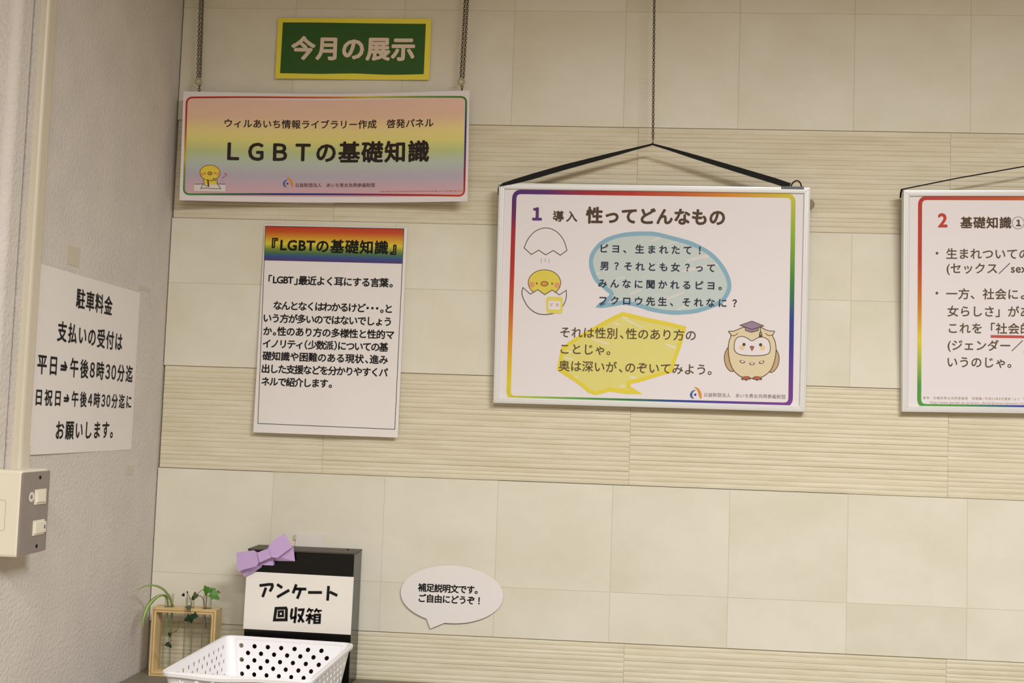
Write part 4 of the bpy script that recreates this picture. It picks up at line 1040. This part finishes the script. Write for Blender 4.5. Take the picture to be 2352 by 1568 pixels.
def ivy(name, c, size, rot, m, parent, kind='ivy', tilt=(0.0, 0.0)):
    """lobed leaf facing the room"""
    if kind == 'ivy': out = [(0, -.42), (.30, -.50), (.55, -.30), (.42, -.05), (.62, .22), (.32, .28), (.22, .55), (0, .85), (-.22, .55), (-.32, .28), (-.62, .22), (-.42, -.05), (-.55, -.30), (-.30, -.50)]
    else: out = [(0, -.35), (.28, -.48), (.5, -.2), (.45, .15), (.2, .5), (0, .75), (-.2, .5), (-.45, .15), (-.5, -.2), (-.28, -.48)]
    out = smooth_pts(out, 3); C_ = Vector(c); vs = [C_]; fs = []
    for a, b in out:
        x, z = a*math.cos(rot)-b*math.sin(rot), a*math.sin(rot)+b*math.cos(rot)
        vs.append(C_+Vector((x*size, (tilt[0]*a+tilt[1]*b+.25*(a*a+b*b))*size, z*size)))
    n = len(out); fs = [(0, 1+i, 1+(i+1) % n) for i in range(n)]
    o = link_mesh(name, vs, fs, m, parent, smooth=False)
    return o
iv = thing('ivy_cutting', (.133, TY, 1.09), 'ivy cutting with bright green lobed leaves in the tube nearest the black box', 'plant')
mb = MB(); mb.tube(smooth_pts([(.1335, -.048, 1.085), (.1298, -.048, 1.1063), (.1300, -.0535, 1.1236), (.129, -.059, 1.138), (.1255, -.0645, 1.1468), (.1195, -.070, 1.1494)], 4, False), .0007, 6)
mb.tube(smooth_pts([(.1263, -.048, 1.0925), (.1304, -.050, 1.1124), (.1335, -.056, 1.1405), (.1357, -.062, 1.1507)], 4, False), .0007, 6)
mb.tube(smooth_pts([(.1195, -.07, 1.1494), (.124, -.073, 1.156), (.130, -.075, 1.160)], 4, False), .0005, 6); mb.build('stem', M_STEM, iv, True)
ivy('leaf', (.1387, -.075, 1.1610), .0150, 2.9, M_LEAF, iv, tilt=(.3, .2)); ivy('leaf', (.1545, -.078, 1.1525), .0160, -2.3, M_LEAF, iv, tilt=(-.3, .1))
ivy('leaf', (.1480, -.072, 1.1610), .0085, -1.2, M_LEAF, iv, tilt=(.2, .4)); ivy('leaf', (.1170, -.073, 1.1495), .0120, 2.6, M_LEAFO, iv, 'heart', (.4, .2))
ivy('leaf', (.1600, -.070, 1.1570), .0065, -1.6, mat('leaf_brown', srgb(112, 104, 50), .6), iv, 'heart')
dk = thing('trailing_cutting', (.0985, TY, 1.09), 'cutting with small dark leaves trailing down through the wooden stand', 'plant')
mb = MB()
for pts in ([(.0959, -.048, 1.1048), (.0931, -.0487, 1.1321), (.0925, -.0493, 1.1473), (.0939, -.05, 1.1522)], [(.0965, -.048, 1.1048), (.1031, -.052, 1.1276), (.0994, -.056, 1.1431), (.0961, -.06, 1.1517)],
            [(.1000, -.056, 1.143), (.1082, -.070, 1.1336), (.108, -.0720, 1.1192), (.1105, -.0725, 1.109), (.1008, -.0733, 1.1023), (.0909, -.0767, 1.0997), (.0874, -.08, 1.0839), (.0771, -.0833, 1.0772), (.0789, -.0867, 1.0672), (.0775, -.09, 1.0637)]):
    mb.tube(smooth_pts(pts, 4, False), .0005, 5)
mb.build('stem', M_STEM, dk, True)
for c_, s_, r_, m_, k_, tl in (((.0895, -.062, 1.1478), .0062, 1.9, M_BLACKPLASTIC, 'heart', (.2, .1)), ((.0962, -.060, 1.1530), .0035, .5, M_LEAFD, 'heart', (0, 0)), ((.1120, -.070, 1.1440), .0085, 2.4, M_LEAFD, 'heart', (.3, .3)),
                           ((.1057, -.0755, 1.1260), .0098, 1.5, mat('leaf_grey_green', srgb(84, 96, 74), .6), 'heart', (.1, .1)), ((.1110, -.078, 1.1075), .0150, 3.3, M_LEAFD, 'heart', (.1, .2)), ((.1195, -.078, 1.1120), .0110, 2.3, M_LEAFD, 'ivy', (.3, .1)), ((.1055, -.080, 1.1050), .0100, 2.0, M_LEAFD, 'heart', (-.2, .1)),
                           ((.0905, -.0775, 1.0992), .0042, 2.0, M_LEAFO, 'heart', (0, 0)), ((.0856, -.081, 1.0825), .0038, 2.2, mat('leaf_brown', srgb(112, 104, 50), .6), 'heart', (0, 0)), ((.0745, -.084, 1.0760), .0078, 3.2, M_LEAFD, 'heart', (.2, 0)), ((.0740, -.090, 1.0585), .0085, 1.9, M_LEAFD, 'ivy', (.2, .1)), ((.0780, -.090, 1.0560), .0075, 3.8, M_LEAFD, 'heart', (.2, .1))):
    ivy('leaf', c_, s_, r_, m_, dk, k_, tl)
